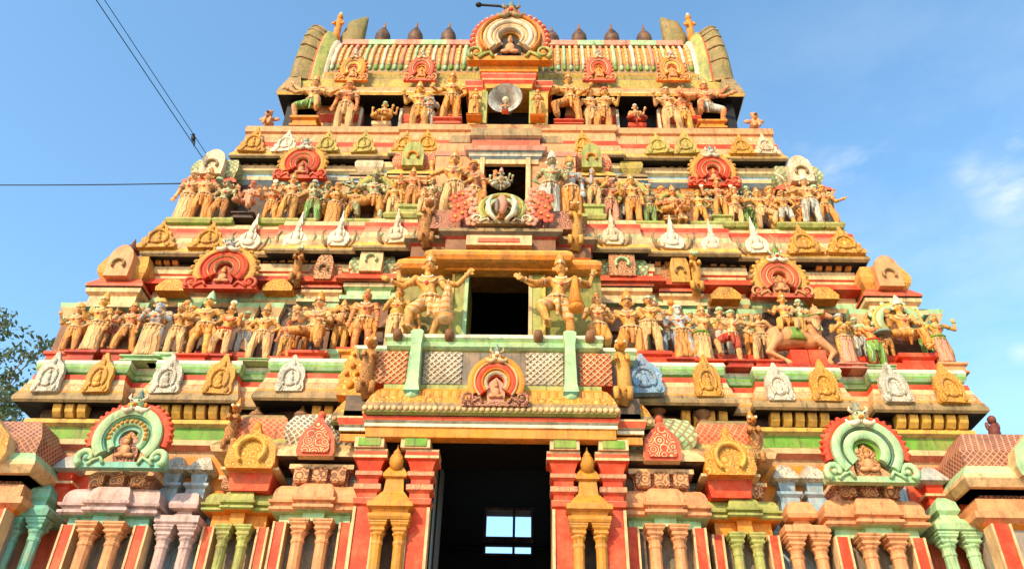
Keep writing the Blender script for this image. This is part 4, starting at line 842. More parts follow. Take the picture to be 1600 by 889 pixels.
arch('redk', xa(343, 450, -.1), .0, zL(343, 452, -.1), (xa(402, 440, -.1) - xa(284, 440, -.1)) * 1.0, zL(343, 384, -.1) - zL(343, 452, -.1), label='red arch with orange rim on the left of the lower statue row')
arch('rosek', xa(1224, 462, -.1), .0, zL(1224, 464, -.1), (xa(1270, 450, -.1) - xa(1178, 450, -.1)) * 1.08, zL(1224, 400, -.1) - zL(1224, 464, -.1), label='rose arch with orange rim on the right of the lower statue row')
for px in (118, 218, 300, 390, 428, 512, 950, 1038, 1085, 1170, 1265, 1342, 1450):
    Yp = .35; r0 = 478 + (px > 780) * 10; x = xa(px, r0, Yp); z1 = zL(px, r0, Yp)
    mb = MB(); mb.loft(rect(x - .14, x + .14, Yp, Yp + .4), [(0, TZ[1] - .02, 'brown'), (0, z1 - .5, 'ochre'), (.04, z1 - .46, 'mint'), (.02, z1 - .3, 'cream'), (.1, z1 - .1, 'mint'), (.12, z1, 'mint')]); mb.done('half_pillar', tower)  # brown shaft darkened to paint in the shade between statues
for px in (340, 505, 538, 600, 950, 1030, 1075, 1140, 1205, 1290):
    Yp = 1.15; r0 = 292 + (px > 780) * 8; x = xa(px, r0, Yp); z1 = zL(px, r0, Yp)
    mb = MB(); mb.loft(rect(x - .11, x + .11, Yp, Yp + .4), [(0, TZ[2] - .02, 'brown'), (0, z1 - .4, 'ochre'), (.03, z1 - .36, 'mint'), (.02, z1 - .2, 'cream'), (.08, z1 - .05, 'orange'), (.1, z1, 'orange')]); mb.done('half_pillar', tower)  # brown lower shaft, shade of the row painted in
# third storey
s2pav(-1, (283, 368), .85, (252, 276, 285, 300), 'rose', 'lattice_mint', 'relief_white', 'weather', 'cream')
s2pav(1, (1213, 1300), .85, (262, 288, 297, 312), 'rose', 'lattice_mint', 'relief_white', 'weather', 'cream')
s2pav(-1, (604, 682), .75, (240, 262, 272, 284), 'yellow', 'relief_red', 'lime', 'orange', 'cream')
s2pav(1, (888, 962), .75, (243, 264, 275, 287), 'yellow', 'relief_red', 'lime', 'orange', 'cream')
s2pav(-1, (545, 600), 1.0, (248, 266, 274, 286), 'weather', 'relief_white', None, 'mint', 'bluegrey')
s2pav(1, (966, 1012), 1.0, (250, 268, 277, 290), 'weather', 'relief_lime', None, 'mint', 'bluegrey')
arch('redk', xa(468, 278, .75), .82, zL(468, 280, .75), (xa(508, 270, .75) - xa(424, 270, .75)) * 1.02, zL(468, 228, .75) - zL(468, 280, .75), label='red arch with orange rim on the left of the middle statue row')
arch('redk', xa(1117, 288, .75), .82, zL(1117, 291, .75), (xa(1159, 280, .75) - xa(1076, 280, .75)) * 1.02, zL(1117, 240, .75) - zL(1117, 291, .75), label='red arch with orange rim on the right of the middle statue row')
for a, b in [(262, 330), (335, 364), (406, 466), (470, 494), (538, 600), (604, 660), (904, 944), (948, 974), (985, 1008), (1012, 1036), (1080, 1104), (1106, 1146), (1148, 1172), (1214, 1244), (1247, 1285), (1288, 1316)]:
    r0 = 340 if a < 780 else 346; x0, x1 = xa(a, r0, .35), xa(b, r0, .35)
    if a in (604, 904): yy = .1
    else: yy = .33
    mb = MB(); mb.loft(rect(x0, x1, yy, .75), [(-.05, TZ[2] - .02, 'green'), (0, TZ[2] + .0, 'lime'), (.04, TZ[2] + .08, 'lime'), (0, TZ[2] + .16, 'lime'), (-.06, TZ[2] + .19, 'lime')]); mb.done('statue_plinth', tower)
# roof pots on the lower roofs
for px, row, Y, h, t in [(400, 655, -.55, .42, 'left of two small brown pots on the red lattice roof left of the doorway'), (470, 655, -.55, .42, 'small brown pot on the grey lattice roof left of the doorway'), (1028, 648, -.55, .5, 'small brown pot on the mint lattice roof right of the doorway'), (1098, 655, -.55, .5, 'small brown pot on the red lattice roof right of the doorway')]:
    pot(xa(px, row, Y), Y, Zr(row, Y, px) - .1, h, t, 'small pots on the low roofs', 'brown', 'brown')
pot(xa(206, 402, .5), .4, zL(206, 408, .4), .62, 'dark red pot on the small domed pavilion at the far left', 'small pots on the low roofs')
# horn loudspeaker in the top niche
sp_ = tag(empty('horn_loudspeaker', None, (xa(789, 153, .98), .98, Zr(153, .98, 789))), 'round grey horn loudspeaker hanging in the topmost central niche', 'loudspeaker')
mb = MB(); prof = [(.47, 0), (.44, .02), (.30, .1), (.18, .22), (.09, .38), (.07, .5)]; n = 24; rings = [[mb.bm.verts.new((r * math.cos(2 * math.pi * i / n), y, r * math.sin(2 * math.pi * i / n))) for i in range(n)] for r, y in prof]
for k in range(len(rings) - 1):
    for i in range(n): mb.quad((rings[k][i], rings[k][(i + 1) % n], rings[k + 1][(i + 1) % n], rings[k + 1][i]), 'speaker_grey', True)
mb.done('bell', sp_); mb = MB(); mb.ell((0, .1, 0), (.09, .1, .09), 'white'); mb.ell((0, .55, 0), (.13, .16, .13), 'grey'); mb.box(-.03, .03, .45, .5, .1, .55, 'stone'); mb.done('driver_unit', sp_)
sp_.rotation_euler = (R(12), 0, R(-8))
ln = tag(empty('pole_lamp', None, at(795, 14, .9)), 'black arm lamp sticking out left from the very top of the big roof arch', 'lamp')
mb = MB(); p0 = at(795, 14, .9); q = at(748, 8, .9) - p0; q2 = at(780, 10, .9) - p0; mb.tube([(0, 0, -.3), (0, 0, .0), q2, q], .04, 'black', 6); mb.done('arm', ln); mb = MB(); mb.ell(q, (.1, .08, .08), 'black'); mb.done('lamp_head', ln)
# ------------------------------------------------------------------ statues
def dirv(side, a, f):
    a, f = R(a), R(f); return Vector((side * math.sin(a) * math.cos(f), -math.sin(f), -math.cos(a) * math.cos(f)))
# arms: (side, upper angle from straight down outwards, upper forward, forearm angle, forearm forward); legs: (side, thigh, fwd, shin, fwd)
A_DOWN = lambda s: (s, 12, 0, 4, 15)
A_HIP = lambda s: (s, 40, -8, -46, 10)
A_BLESS = lambda s: (s, 18, 10, 165, 35)
A_UP = lambda s: (s, 62, 0, 176, 5)
A_OUT = lambda s: (s, 62, 10, 100, 20)
A_PRAY = lambda s: (s, 16, 18, -128, 45)
A_HOLD = lambda s: (s, 20, 10, 60, 55)
A_LAP = lambda s: (s, 18, 15, -60, 50)
A_FWD = lambda s: (s, 30, 50, 60, 70)
L_ST = lambda s: (s, 4, 3, 1, -3)
L_WD = lambda s: (s, 12, 5, 4, -8)
L_BEND = lambda s: (s, 52, 20, -12, -10)
L_CROSS = lambda s: (s, 58, 48, -62, 40)
L_HANG = lambda s: (s, 26, 68, 2, 0)
L_BACK = lambda s: (s, 10, 10, 4, -60)
POSES = dict(
    stand=dict(arms=[A_DOWN(-1), A_DOWN(1)], legs=[L_ST(-1), L_ST(1)], lean=.01),
    bless=dict(arms=[A_BLESS(-1), A_DOWN(1)], legs=[L_ST(-1), L_ST(1)], lean=.03),
    hip=dict(arms=[A_BLESS(-1), A_HIP(1)], legs=[L_ST(-1), (1, 12, 14, 4, -14)], lean=.045),
    pray=dict(arms=[A_PRAY(-1), A_PRAY(1)], legs=[L_ST(-1), L_ST(1)], lean=.0),
    four=dict(arms=[A_BLESS(-1), A_DOWN(1), A_UP(-1), A_UP(1)], legs=[L_ST(-1), L_ST(1)], lean=.02),
    fourhip=dict(arms=[A_HOLD(-1), A_HIP(1), (-1, 66, 0, 172, 0), (1, 66, 0, 172, 0)], legs=[L_WD(-1), L_ST(1)], lean=.03),
    walk=dict(arms=[A_HOLD(-1), A_DOWN(1)], legs=[(-1, 12, 16, 2, 4), (1, 9, -12, 7, -18)], lean=.03),
    dance=dict(arms=[A_OUT(-1), A_BLESS(1)], legs=[L_ST(-1), L_BEND(1)], lean=.05),
    dance6=dict(arms=[A_OUT(-1), A_HOLD(1), (-1, 85, 0, 160, 0), (1, 85, 0, 160, 0), (-1, 60, 5, 60, 10)], legs=[L_BEND(-1), L_WD(1)], lean=.04),
    akimbo=dict(arms=[A_HIP(-1), A_HIP(1)], legs=[L_WD(-1), L_WD(1)], lean=.0),
    lift=dict(arms=[A_UP(-1), A_HIP(1)], legs=[L_WD(-1), L_ST(1)], lean=.03),
    cross=dict(arms=[A_LAP(-1), A_BLESS(1)], legs=[L_CROSS(-1), L_CROSS(1)], lean=0),
    cross4=dict(arms=[A_LAP(-1), A_BLESS(1), A_UP(-1), A_UP(1)], legs=[L_CROSS(-1), L_CROSS(1)], lean=0),
    lalita=dict(arms=[A_BLESS(-1), A_LAP(1)], legs=[L_CROSS(-1), L_HANG(1)], lean=0),
    lalita4=dict(arms=[A_BLESS(-1), A_LAP(1), A_UP(-1), A_UP(1)], legs=[L_CROSS(-1), L_HANG(1)], lean=0),
    ride=dict(arms=[A_HOLD(-1), A_HOLD(1)], legs=[(-1, 40, 55, 8, 5), (1, 40, 55, 8, 5)], lean=0),
    kneel=dict(arms=[A_PRAY(-1), A_PRAY(1)], legs=[(-1, 14, 30, 4, -82), (1, 14, 30, 4, -82)], lean=0),
    flying=dict(arms=[A_OUT(-1), A_OUT(1), (-1, 120, 0, 140, 0), (1, 60, 10, 130, 20)], legs=[L_BEND(-1), (1, 34, 60, 6, 0)], lean=.02),
    guard=dict(arms=[(-1, 40, 15, 95, 35), (1, 20, 25, 30, 50), (-1, 100, -5, 168, 0), (1, 84, -5, 140, 10)], legs=[(-1, 36, 30, -4, 10), (1, 16, 25, -22, -12)], lean=.05, fine=True),
    guard2=dict(arms=[(-1, 62, 20, 82, 35), (1, 60, 20, -70, 45), (-1, 84, -5, 120, 10), (1, 84, -5, 165, 0)], legs=[(-1, 40, 45, -20, 0), (1, 16, 5, 4, -10)], lean=-.05, fine=True),
)
_J = {}
def joints(pn):
    if pn in _J: return _J[pn]
    p = POSES[pn]; lean = p['lean']; J = dict(legs=[], arms=[])
    pel = Vector((lean, 0, 0)); LT, LS, AU, AF = .235, .225, .165, .145
    lo = 0
    for s, a, f, a2, f2 in p['legs']:
        hip = pel + Vector((s * .058, 0, -.015)); kn = hip + dirv(s, a, f) * LT; an = kn + dirv(s, a2, f2) * LS
        fd = Vector((s * .35, -1, -.05)).normalized() if f2 > -50 else Vector((0, .2, -1))
        toe = an + fd * .085; lo = min(lo, an.z - .035, toe.z - .02, kn.z - .05); J['legs'].append([hip, kn, an, toe])
    sh = Vector((0, 0, -lo)); pel = pel + sh
    J['legs'] = [[q + sh for q in l] for l in J['legs']]
    waist = pel + Vector((-lean * .3, -.005, .10)); chest = pel + Vector((-lean * .9, 0, .20)); neck = pel + Vector((-lean, 0, .315)); head = neck + Vector((lean * .3, -.012, .085))
    for k, (s, a, f, a2, f2) in enumerate(p['arms']):
        sj = chest + Vector((s * .118, .0 if k < 2 else .03, .065 if k < 2 else .05)); el = sj + dirv(s, a, f) * AU; wr = el + dirv(s, a2, f2) * AF
        J['arms'].append([sj, el, wr, (wr - el).normalized(), s])
    J.update(pel=pel, waist=waist, chest=chest, neck=neck, head=head, top=head.z + .075); _J[pn] = J
    return J
def remeshed(mb, voxel, name, mirror=False, smooth=3):
    me = bpy.data.meshes.new('tmp'); bmesh.ops.recalc_face_normals(mb.bm, faces=mb.bm.faces)
    if mirror: bmesh.ops.scale(mb.bm, vec=(-1, 1, 1), verts=mb.bm.verts); bmesh.ops.reverse_faces(mb.bm, faces=mb.bm.faces)
    mb.bm.to_mesh(me); mb.bm.free()
    o = bpy.data.objects.new('tmp', me); COL.objects.link(o)
    r = o.modifiers.new('r', 'REMESH'); r.mode = 'VOXEL'; r.voxel_size = voxel; r.use_smooth_shade = True
    q = o.modifiers.new('s', 'SMOOTH'); q.iterations = smooth; q.factor = .4
    dg = bpy.context.evaluated_depsgraph_get(); dg.update()
    res = bpy.data.meshes.new_from_object(o.evaluated_get(dg)); res.name = name
    bpy.data.objects.remove(o); bpy.data.meshes.remove(me)
    res.materials.clear(); res.materials.append(M('sk_ochre'))
    return res
_B = {}
def body_mesh(pn, female=False, belly=False, mir=False):
    key = ('b', pn, female, belly, mir)
    if key in _B: return _B[key]
    J = joints(pn); mb = MB(); m_ = 'skin'; fine = POSES[pn].get('fine')
    mb.caps(J['pel'], J['waist'], .082, .062 if female else .068, m_, 12); mb.ell(J['pel'] + Vector((0, 0, -.01)), (.1 if female else .092, .07, .065), m_, 12, 8)
    mb.caps(J['waist'], J['chest'], .064, .08, m_, 12); mb.ell(J['chest'] + Vector((0, 0, .02)), (.108, .066, .075), m_, 12, 8); mb.ell(J['chest'] + Vector((0, 0, .066)), (.125, .048, .03), m_, 12, 8)
    if belly: mb.ell(J['waist'] + Vector((0, -.03, -.01)), (.095, .085, .08), m_, 12, 8)
    for s in (-1, 1): mb.ell(J['chest'] + Vector((s * .045, -.05 if female else -.04, .02)), (.04, .042 if female else .025, .04), m_, 8, 6)
    mb.caps(J['chest'] + Vector((0, 0, .07)), J['neck'] + Vector((0, 0, .03)), .04, .034, m_)
    h = J['head']; mb.ell(h, (.050, .056, .068), m_, 12, 9); mb.ell(h + Vector((0, -.02, -.035)), (.034, .036, .034), m_)   # jaw
    mb.ell(h + Vector((0, -.058, -.008)), (.011, .016, .018), m_, 8, 6); mb.ell(h + Vector((0, -.052, -.034)), (.018, .01, .008), m_, 8, 6); mb.ell(h + Vector((0, -.047, .018)), (.036, .012, .008), m_, 8, 6)
    for s in (-1, 1): mb.ell(h + Vector((s * .053, 0, -.012)), (.012, .016, .028), m_, 6, 6)
    for hip, kn, an, toe in J['legs']:
        mb.caps(hip, kn, .062, .043, m_); mb.caps(kn, kn.lerp(an, .35), .042, .045, m_); mb.caps(kn.lerp(an, .35), an, .045, .026, m_); mb.caps(an + Vector((0, .01, -.01)), toe, .026, .017, m_)
    for sj, el, wr, d, s in J['arms']:
        mb.ell(sj, (.04, .04, .04), m_); mb.caps(sj, el, .036, .028, m_); mb.caps(el, wr, .029, .019, m_)
        side = d.cross(Vector((0, 1, 0))); side = side.normalized() if side.length > .1 else Vector((1, 0, 0)); nrm = side.cross(d)
        pc = wr + d * .03; mb.caps(wr, pc, .02, .026, m_, 8)
        L = (.038, .044, .041, .032)
        for i in range(4):
            b0 = pc + side * (-.021 + .014 * i); b1 = b0 + d * (.02 + L[i] * .35) + nrm * .004; b2 = b1 + (d * .8 + nrm * .6).normalized() * L[i] * .55
            mb.tube([b0, b1, b2], [.0095, .0085, .006], m_, 6)
        t0 = wr + d * .012 - side * .02; mb.tube([t0, t0 - side * .02 + d * .015, t0 - side * .026 + d * .036], [.010, .009, .007], m_, 6)
    _B[key] = remeshed(mb, .0075 if fine else .0115, 'statue_body', mir, 2); return _B[key]
def cloth_mesh(pn, kind, mir=False):
    key = ('c', pn, kind, mir)
    if key in _B: return _B[key]
    J = joints(pn); mb = MB(); m_ = 'skin'
    mb.ell(J['pel'] + Vector((0, 0, .0)), (.108, .086, .06), m_, 14, 8)
    if kind == 'long':
        zs = [J['pel'].z + .01, J['pel'].z * .55, .05]; c = J['pel']
        if len(J['legs']) and J['legs'][0][2].z < .2 and J['pel'].z > .35:
            mb.lathe(c.x, c.y - .005, 0, [(.12, .035), (.128, .06), (.108, c.z * .55), (.104, c.z * .85), (.085, c.z + .05)], m_, 18, 1.05, .82)
            for i in range(9):
                a = -math.pi * (i + .5) / 9; mb.tube([(c.x + .125 * math.cos(a), c.y + .1 * math.sin(a), .04), (c.x + .108 * math.cos(a), c.y + .09 * math.sin(a), c.z * .6), (c.x + .09 * math.cos(a), c.y + .07 * math.sin(a), c.z)], .011, m_, 5)
        else: kind = 'dhoti'
    if kind in ('dhoti', 'short'):
        for hip, kn, an, toe in J['legs']:
            if kind == 'dhoti': mb.caps(hip, kn, .07, .056, m_, 12); mb.caps(kn, kn.lerp(an, .72), .054, .05, m_, 12)
            else: mb.caps(hip, hip.lerp(kn, .85), .072, .058, m_, 12)
        mb.tube([J['pel'] + Vector((0, -.085, .0)), J['pel'] + Vector((.005, -.092, -.1)), J['pel'] + Vector((.0, -.07, -.2))], [.022, .028, .016], m_, 6)
    if kind == 'sash':
        for hip, kn, an, toe in J['legs']: mb.caps(hip, hip.lerp(kn, .4), .072, .064, m_, 12)
        for s in (-1, 1): mb.tube([J['pel'] + Vector((s * .1, -.02, 0)), J['pel'] + Vector((s * .15, -.02, -.1)), J['pel'] + Vector((s * .14, 0, -.24))], [.02, .03, .012], m_, 6)
    _B[key] = remeshed(mb, .012, 'lower_garment', mir, 2); return _B[key]
def ring(mb, c, d, r, t, mt, fx=1.0, n=12):
    d = d.normalized(); u = d.orthogonal().normalized(); v = d.cross(u)
    mb.tube([c + (u * math.cos(2 * math.pi * i / n) + v * math.sin(2 * math.pi * i / n)) * r for i in range(n + 1)], t, mt, 5, cap=False)
def jewel_mesh(pn, mt, mir=False):
    """list of (part name, mesh)"""
    key = ('j', pn, mt, mir)
    if key in _B: return _B[key]
    J = joints(pn); c, p = J['chest'], J['pel']; res = []
    def put(mb, name):
        if mir: bmesh.ops.scale(mb.bm, vec=(-1, 1, 1), verts=mb.bm.verts)
        res.append((name, mb.mesh(name)))
    mb = MB(); mb.tube([c + Vector((.085 * math.cos(a), -.035 - .035 * abs(math.sin(a)), .055 - .075 * math.sin(a))) for a in np.linspace(0, math.pi, 11)], .011, mt, 6)
    mb.tube([c + Vector((.05 * math.cos(a), -.05 - .015 * abs(math.sin(a)), .075 - .035 * math.sin(a))) for a in np.linspace(0, math.pi, 9)], .010, 'white', 6)
    mb.ell(c + Vector((0, -.078, -.03)), (.02, .012, .024), 'red', 8, 6); put(mb, 'necklace')
    mb = MB(); mb.tube([p + Vector((.105 * math.cos(a), .085 * math.sin(a), .035)) for a in np.linspace(0, 2 * math.pi, 19)], .015, mt, 6, cap=False)
    mb.ell(p + Vector((0, -.095, .03)), (.028, .016, .026), mt, 8, 6)
    for i in range(7):
        a = math.pi * (i + .5) / 7; mb.tube([p + Vector((.105 * math.cos(a), -.085 * math.sin(a), .02)), p + Vector((.11 * math.cos(a), -.092 * math.sin(a), -.045))], .008, mt, 5)
    put(mb, 'belt')
    for sj, el, wr, d, s in J['arms'][:4]:
        mb = MB(); ring(mb, sj.lerp(el, .45), el - sj, .036, .009, mt); put(mb, 'armlet')
        mb = MB(); ring(mb, el.lerp(wr, .9), wr - el, .023, .008, mt); put(mb, 'bracelet')
    for hip, kn, an, toe in J['legs']: mb = MB(); ring(mb, kn.lerp(an, .9), an - kn, .032, .009, mt); put(mb, 'anklet')
    _B[key] = res; return res
def head_piece(kind, mt):
    key = ('h', kind, mt)
    if key in _B: return _B[key]
    mb = MB()
    if kind == 'crown': mb.lathe(0, 0, .028, [(.058, 0), (.062, .012), (.052, .02), (.056, .05), (.044, .06), (.048, .085), (.034, .095), (.036, .12), (.018, .135), (.02, .15), (.004, .175)], mt, 12); mb.ell((0, -.056, .05), (.018, .012, .026), 'white', 6, 5)
    elif kind == 'low': mb.lathe(0, 0, .026, [(.057, 0), (.062, .015), (.054, .035), (.05, .06), (.03, .08), (.012, .09)], mt, 12)
    elif kind == 'bun': mb.ell((0, .015, .02), (.058, .054, .06), mt, 12, 8); mb.ell((.0, .01, .095), (.032, .032, .03), mt, 10, 7)
    elif kind == 'hair': mb.ell((0, .018, .012), (.062, .056, .066), mt, 12, 8); mb.ell((.055, .03, -.05), (.022, .03, .06), mt, 8, 6); mb.ell((-.055, .03, -.05), (.022, .03, .06), mt, 8, 6)
    elif kind == 'turban':
        mb.ell((0, .005, .04), (.072, .07, .038), mt, 12, 8); mb.ell((.01, 0, .07), (.045, .045, .03), mt, 10, 7)
    if kind in ('crown', 'low'):
        for s in (-1, 1): mb.ell((s * .066, -.002, -.01), (.016, .012, .026), mt, 6, 5)
    _B[key] = mb.mesh('headdress'); return _B[key]
def face_mesh(beard=None):
    key = ('f', beard)
    if key in _B: return _B[key]
    mb = MB()
    for s in (-1, 1):
        mb.ell((s * .019, -.0535, .004), (.0105, .006, .0062), 'white', 8, 5); mb.ell((s * .019, -.0588, .004), (.0048, .003, .0052), 'black', 6, 4)
        mb.tube([(s * .006, -.058, .018), (s * .02, -.058, .0235), (s * .034, -.048, .018)], .0035, 'black', 5)
    mb.ell((0, -.0615, -.034), (.015, .005, .0055), 'red', 8, 4); mb.ell((0, -.0585, .032), (.004, .003, .009), 'red', 6, 4)
    if beard == 'x':
        mb.ell((0, -.035, -.06), (.036, .032, .045), beard, 10, 7); mb.ell((0, -.055, -.024), (.026, .01, .007), beard, 8, 5)
    _B[key] = mb.mesh('painted_face'); return _B[key]
def paint(o, mt):
    o.material_slots[0].link = 'OBJECT'; o.material_slots[0].material = M(mt)
ROW = {'1': (TZ[1], -.28, -.05), '2': (TZ[2] + .17, .60, .85), '3': (TZ[3], 1.55, 1.7), 'c1': (TZ[1], -1.3, 0), 'c2': (None, -.2, 0)}
def statue(px, r0, r1, row, pn, skin, cloth, cmt, hd, hmt, label, Y=None, z0=None, flip=False, jew='gold', beard=None, female=False, belly=False, extra=None, yaw=0, plinth=None, group=None, name='deity_statue', cat='statue', halo=None, wide=1.04, lift=0):
    fz, fy, _ = ROW[row]; y = fy if Y is None else Y
    if row == 'c2': fz = ztp
    if z0 is not None: fz = z0
    fz += lift
    P = at(px, (r0 + r1) / 2, y); J = joints(pn); mh = dict(crown=.128, low=.045, bun=.05, hair=.0, turban=.035, none=0)[hd]
    T = J['top'] + mh; zt = Zr(r0, y, px); zb = max(fz, Zr(r1, y, px)) if plinth else fz
    if plinth: zb = max(fz + .06, Zr(r1, y, px))
    S = (zt - zb) / T
    if row == '1': wide *= 1.08
    if row in ('c2', '3'): wide *= .92
    root = empty(name, None, (P.x, y, zb), (0, 0, R(yaw)), (S * wide, S, S)); tag(root, label, cat, group)
    if skin in ('sk_ochre', 'sk_red'): skin = ['sk_ochre', 'sk_red', 'sk_pale', 'sk_ochre', 'sk_gold'][int(px * 3 + r0) % 5]
    b = inst(body_mesh(pn, female, belly, flip), 'body', root); paint(b, skin)
    if cloth: c = inst(cloth_mesh(pn, cloth, flip), 'lower_garment', root); paint(c, cmt)
    jm = jew if jew != 'gold' else ['cream', 'mint', 'red', 'white', 'seagreen', 'gold', 'cream'][int(px * 7) % 7]
    for nm, me in jewel_mesh(pn, jm, flip): inst(me, nm, root)
    h = J['head'].copy(); k = -1 if flip else 1; h.x *= k
    inst(face_mesh(), 'painted_face', root, h)
    if beard: mb = MB(); mb.ell((0, -.035, -.06), (.036, .032, .045), beard, 10, 7); mb.ell((0, -.05, -.026), (.026, .016, .014), beard, 8, 5); mb.done('beard', root, h)
    if hd != 'none': inst(head_piece(hd, hmt), 'headdress', root, h)
    if plinth:
        mb = MB(); q = .2 * S; hz = (zb - fz) / S; mb.loft(rect(-.19, .19, -.12, .14), [(.01, -hz, plinth), (.01, -hz * .8, plinth), (-.02, -hz * .7, plinth), (-.02, -hz * .3, plinth), (.02, -hz * .2, plinth), (.02, -.001, plinth)]); mb.done('plinth', root)
    if halo:
        mb = MB(); hc = J['chest'].z + .06; mb.arc(0, hc, .17, .25, -50, 230, .07, .12, halo, 20, .02); mb.arc(0, hc, .25, .29, -50, 230, .09, .12, 'yellow', 20, .01)
        for i in range(11):
            a = R(-30 + 24 * i); mb.ell((.3 * math.cos(a), .1, hc + .3 * math.sin(a)), (.035, .02, .035), halo, 6, 4)
        mb.done('halo', root)
    for ex in (extra or []):
        kind, ai, mt = ex; sj, el, wr, d, s = J['arms'][ai]; hp = wr + d * .045; hp = Vector((hp.x * k, hp.y - .012, hp.z)); mb = MB()
        if kind == 'staff': mb.tube([hp + Vector((0, 0, -hp.z + .0)), hp + Vector((0, 0, .3))], .013, mt, 6); mb.ell(hp + Vector((0, 0, .33)), (.02, .015, .05), mt, 7, 5)
        if kind == 'club': mb.tube([hp + Vector((0, -.02, -.0)), hp + Vector((-s * k * .01, -.03, -.16)), hp + Vector((-s * k * .0, -.03, -.34))], [.022, .045, .075], mt, 10); mb.ell(hp + Vector((0, -.03, -.36)), (.08, .08, .05), mt, 10, 6)
        if kind == 'disc': mb.ell(hp + Vector((0, 0, .05)), (.045, .014, .045), mt, 12, 6); mb.ell(hp + Vector((0, 0, .05)), (.018, .02, .018), 'white', 7, 5)
        if kind == 'sword': mb.tube([hp, hp + Vector((s * k * .06, -.02, .12)), hp + Vector((s * k * .16, -.02, .2))], [.012, .018, .004], mt, 6)
        if kind == 'lotus': mb.lathe(hp.x, hp.y, hp.z, [(.01, 0), (.035, .03), (.03, .06), (.005, .08)], mt, 8)
        if kind == 'bow': mb.tube([hp + Vector((0, -.02, -.26)), hp + Vector((s * k * .06, -.03, -.13)), hp + Vector((s * k * .02, -.03, 0)), hp + Vector((s * k * .06, -.03, .13)), hp + Vector((0, -.02, .26))], .012, mt, 6)
        if kind == 'pot': mb.lathe(hp.x, hp.y - .01, hp.z - .06, [(.02, 0), (.045, .03), (.04, .06), (.018, .075), (.026, .09)], mt, 10)
        if kind == 'umbrella': mb.tube([hp, hp + Vector((0, 0, .28))], .009, 'brown', 6); mb.lathe(hp.x, hp.y, hp.z + .2, [(.14, 0), (.12, .045), (.07, .08), (.01, .1)], mt, 14)
        mb.done({'staff': 'staff', 'club': 'club', 'disc': 'discus', 'sword': 'sword', 'lotus': 'lotus', 'bow': 'bow', 'pot': 'pot', 'umbrella': 'umbrella'}[kind], root)
    return root
S = statue
# lower row (second storey)
S(112, 476, 555, '1', 'hip', 'sk_ochre', 'dhoti', 'cl_ochre', 'low', 'ochre', 'ochre statue with swung hip at the extreme left corner of the lowest statue row', Y=-.2, plinth='red')
S(151, 456, 554, '1', 'bless', 'sk_red', 'long', 'cl_cream', 'crown', 'yellow', 'crowned ochre statue in a plain cream skirt near the left end, lowest row', Y=-.3, plinth='deepred')
S(176, 474, 548, '1', 'four', 'sk_ochre', 'sash', 'cl_red', 'crown', 'gold', 'small four-armed statue half hidden right of the leftmost cream-skirted one, lowest row', Y=.1, plinth='deepred', halo='red')
S(199, 474, 553, '1', 'walk', 'sk_red', 'dhoti', 'cl_ochre', 'low', 'ochre', 'striding ochre statue below the leftmost domed pavilion, left of the grey-bearded one', Y=-.3, plinth='deepred')
S(240, 467, 562, '1', 'pray', 'sk_blue', 'long', 'cl_cream', 'low', 'yellow', 'grey-bearded statue with yellow belt and very wide cream skirt in the lowest statue row', Y=-.38, beard='grey', wide=1.25, plinth='mint')
S(273, 474, 557, '1', 'hip', 'sk_ochre', 'dhoti', 'cl_cream', 'bun', 'ochre', 'slender ochre statue with cream legs right of the grey-bearded statue', Y=-.3, female=True, plinth='mint')
S(318, 455, 560, '1', 'fourhip', 'sk_ochre', 'sash', 'cl_orange', 'crown', 'mint', 'four-armed ochre statue with bare legs standing below the left red arch of the lowest row', Y=-.32, plinth='red', extra=[('disc', 2, 'gold'), ('disc', 3, 'white')])
S(293, 478, 556, '1', 'stand', 'sk_ochre', 'short', 'cl_yellow', 'low', 'gold', 'small yellow statue close to the left side of the four-armed statue below the red arch', Y=.05, plinth='red')
S(356, 472, 559, '1', 'hip', 'sk_ochre', 'dhoti', 'cl_cream', 'crown', 'ochre', 'statue with broad red belt and cream legs below the left red arch', Y=-.3, flip=True, plinth='deepred', jew='red')
S(410, 473, 570, '1', 'akimbo', 'sk_red', 'dhoti', 'cl_cream', 'crown', 'ochre', 'broad orange statue with both hands on its hips and cream striped trousers', Y=-.42, plinth='mint')
S(447, 500, 562, '1', 'stand', 'sk_ochre', 'dhoti', 'cl_yellow', 'hair', 'brown', 'child-sized yellow statue in the lowest row beside the broad orange statue with hands on hips', Y=-.38, plinth='red')
S(494, 455, 556, '1', 'lalita4', 'sk_ochre', 'dhoti', 'cl_ochre', 'crown', 'gold', 'four-armed crowned statue seated with one leg hanging over a red seat', Y=-.3, plinth='red')
S(532, 468, 552, '1', 'four', 'sk_ochre', 'dhoti', 'cl_yellow', 'crown', 'ochre', 'yellow standing four-armed statue between the seated one and the tall bare orange one', Y=-.05, plinth='mint', halo='ochre')
S(568, 452, 554, '1', 'stand', 'sk_red', 'sash', 'cl_ochre', 'bun', 'ochre', 'tall bare-chested orange statue with arms hanging left of the central ledge', Y=-.35, plinth='orange')
S(622, 448, 521, 'c1', 'pray', 'sk_ochre', 'dhoti', 'cl_cream', 'bun', 'ochre', 'small pot-bellied attendant statue left of the left guardian', Y=-.9, belly=True, name='attendant_statue')
S(666, 392, 523, 'c1', 'guard', 'sk_ochre', 'short', 'stripe_sock', 'crown', 'ochre', 'large four-armed guardian statue with a club left of the dark middle window', Y=-1.2, wide=.98, extra=[('club', 1, 'stripe_sock')], name='guardian_statue')
S(878, 396, 523, 'c1', 'guard2', 'sk_ochre', 'short', 'stripe_sock', 'crown', 'ochre', 'large four-armed guardian statue with crossed arm right of the dark middle window', Y=-1.2, wide=.98, extra=[('club', 1, 'orange')], name='guardian_statue')
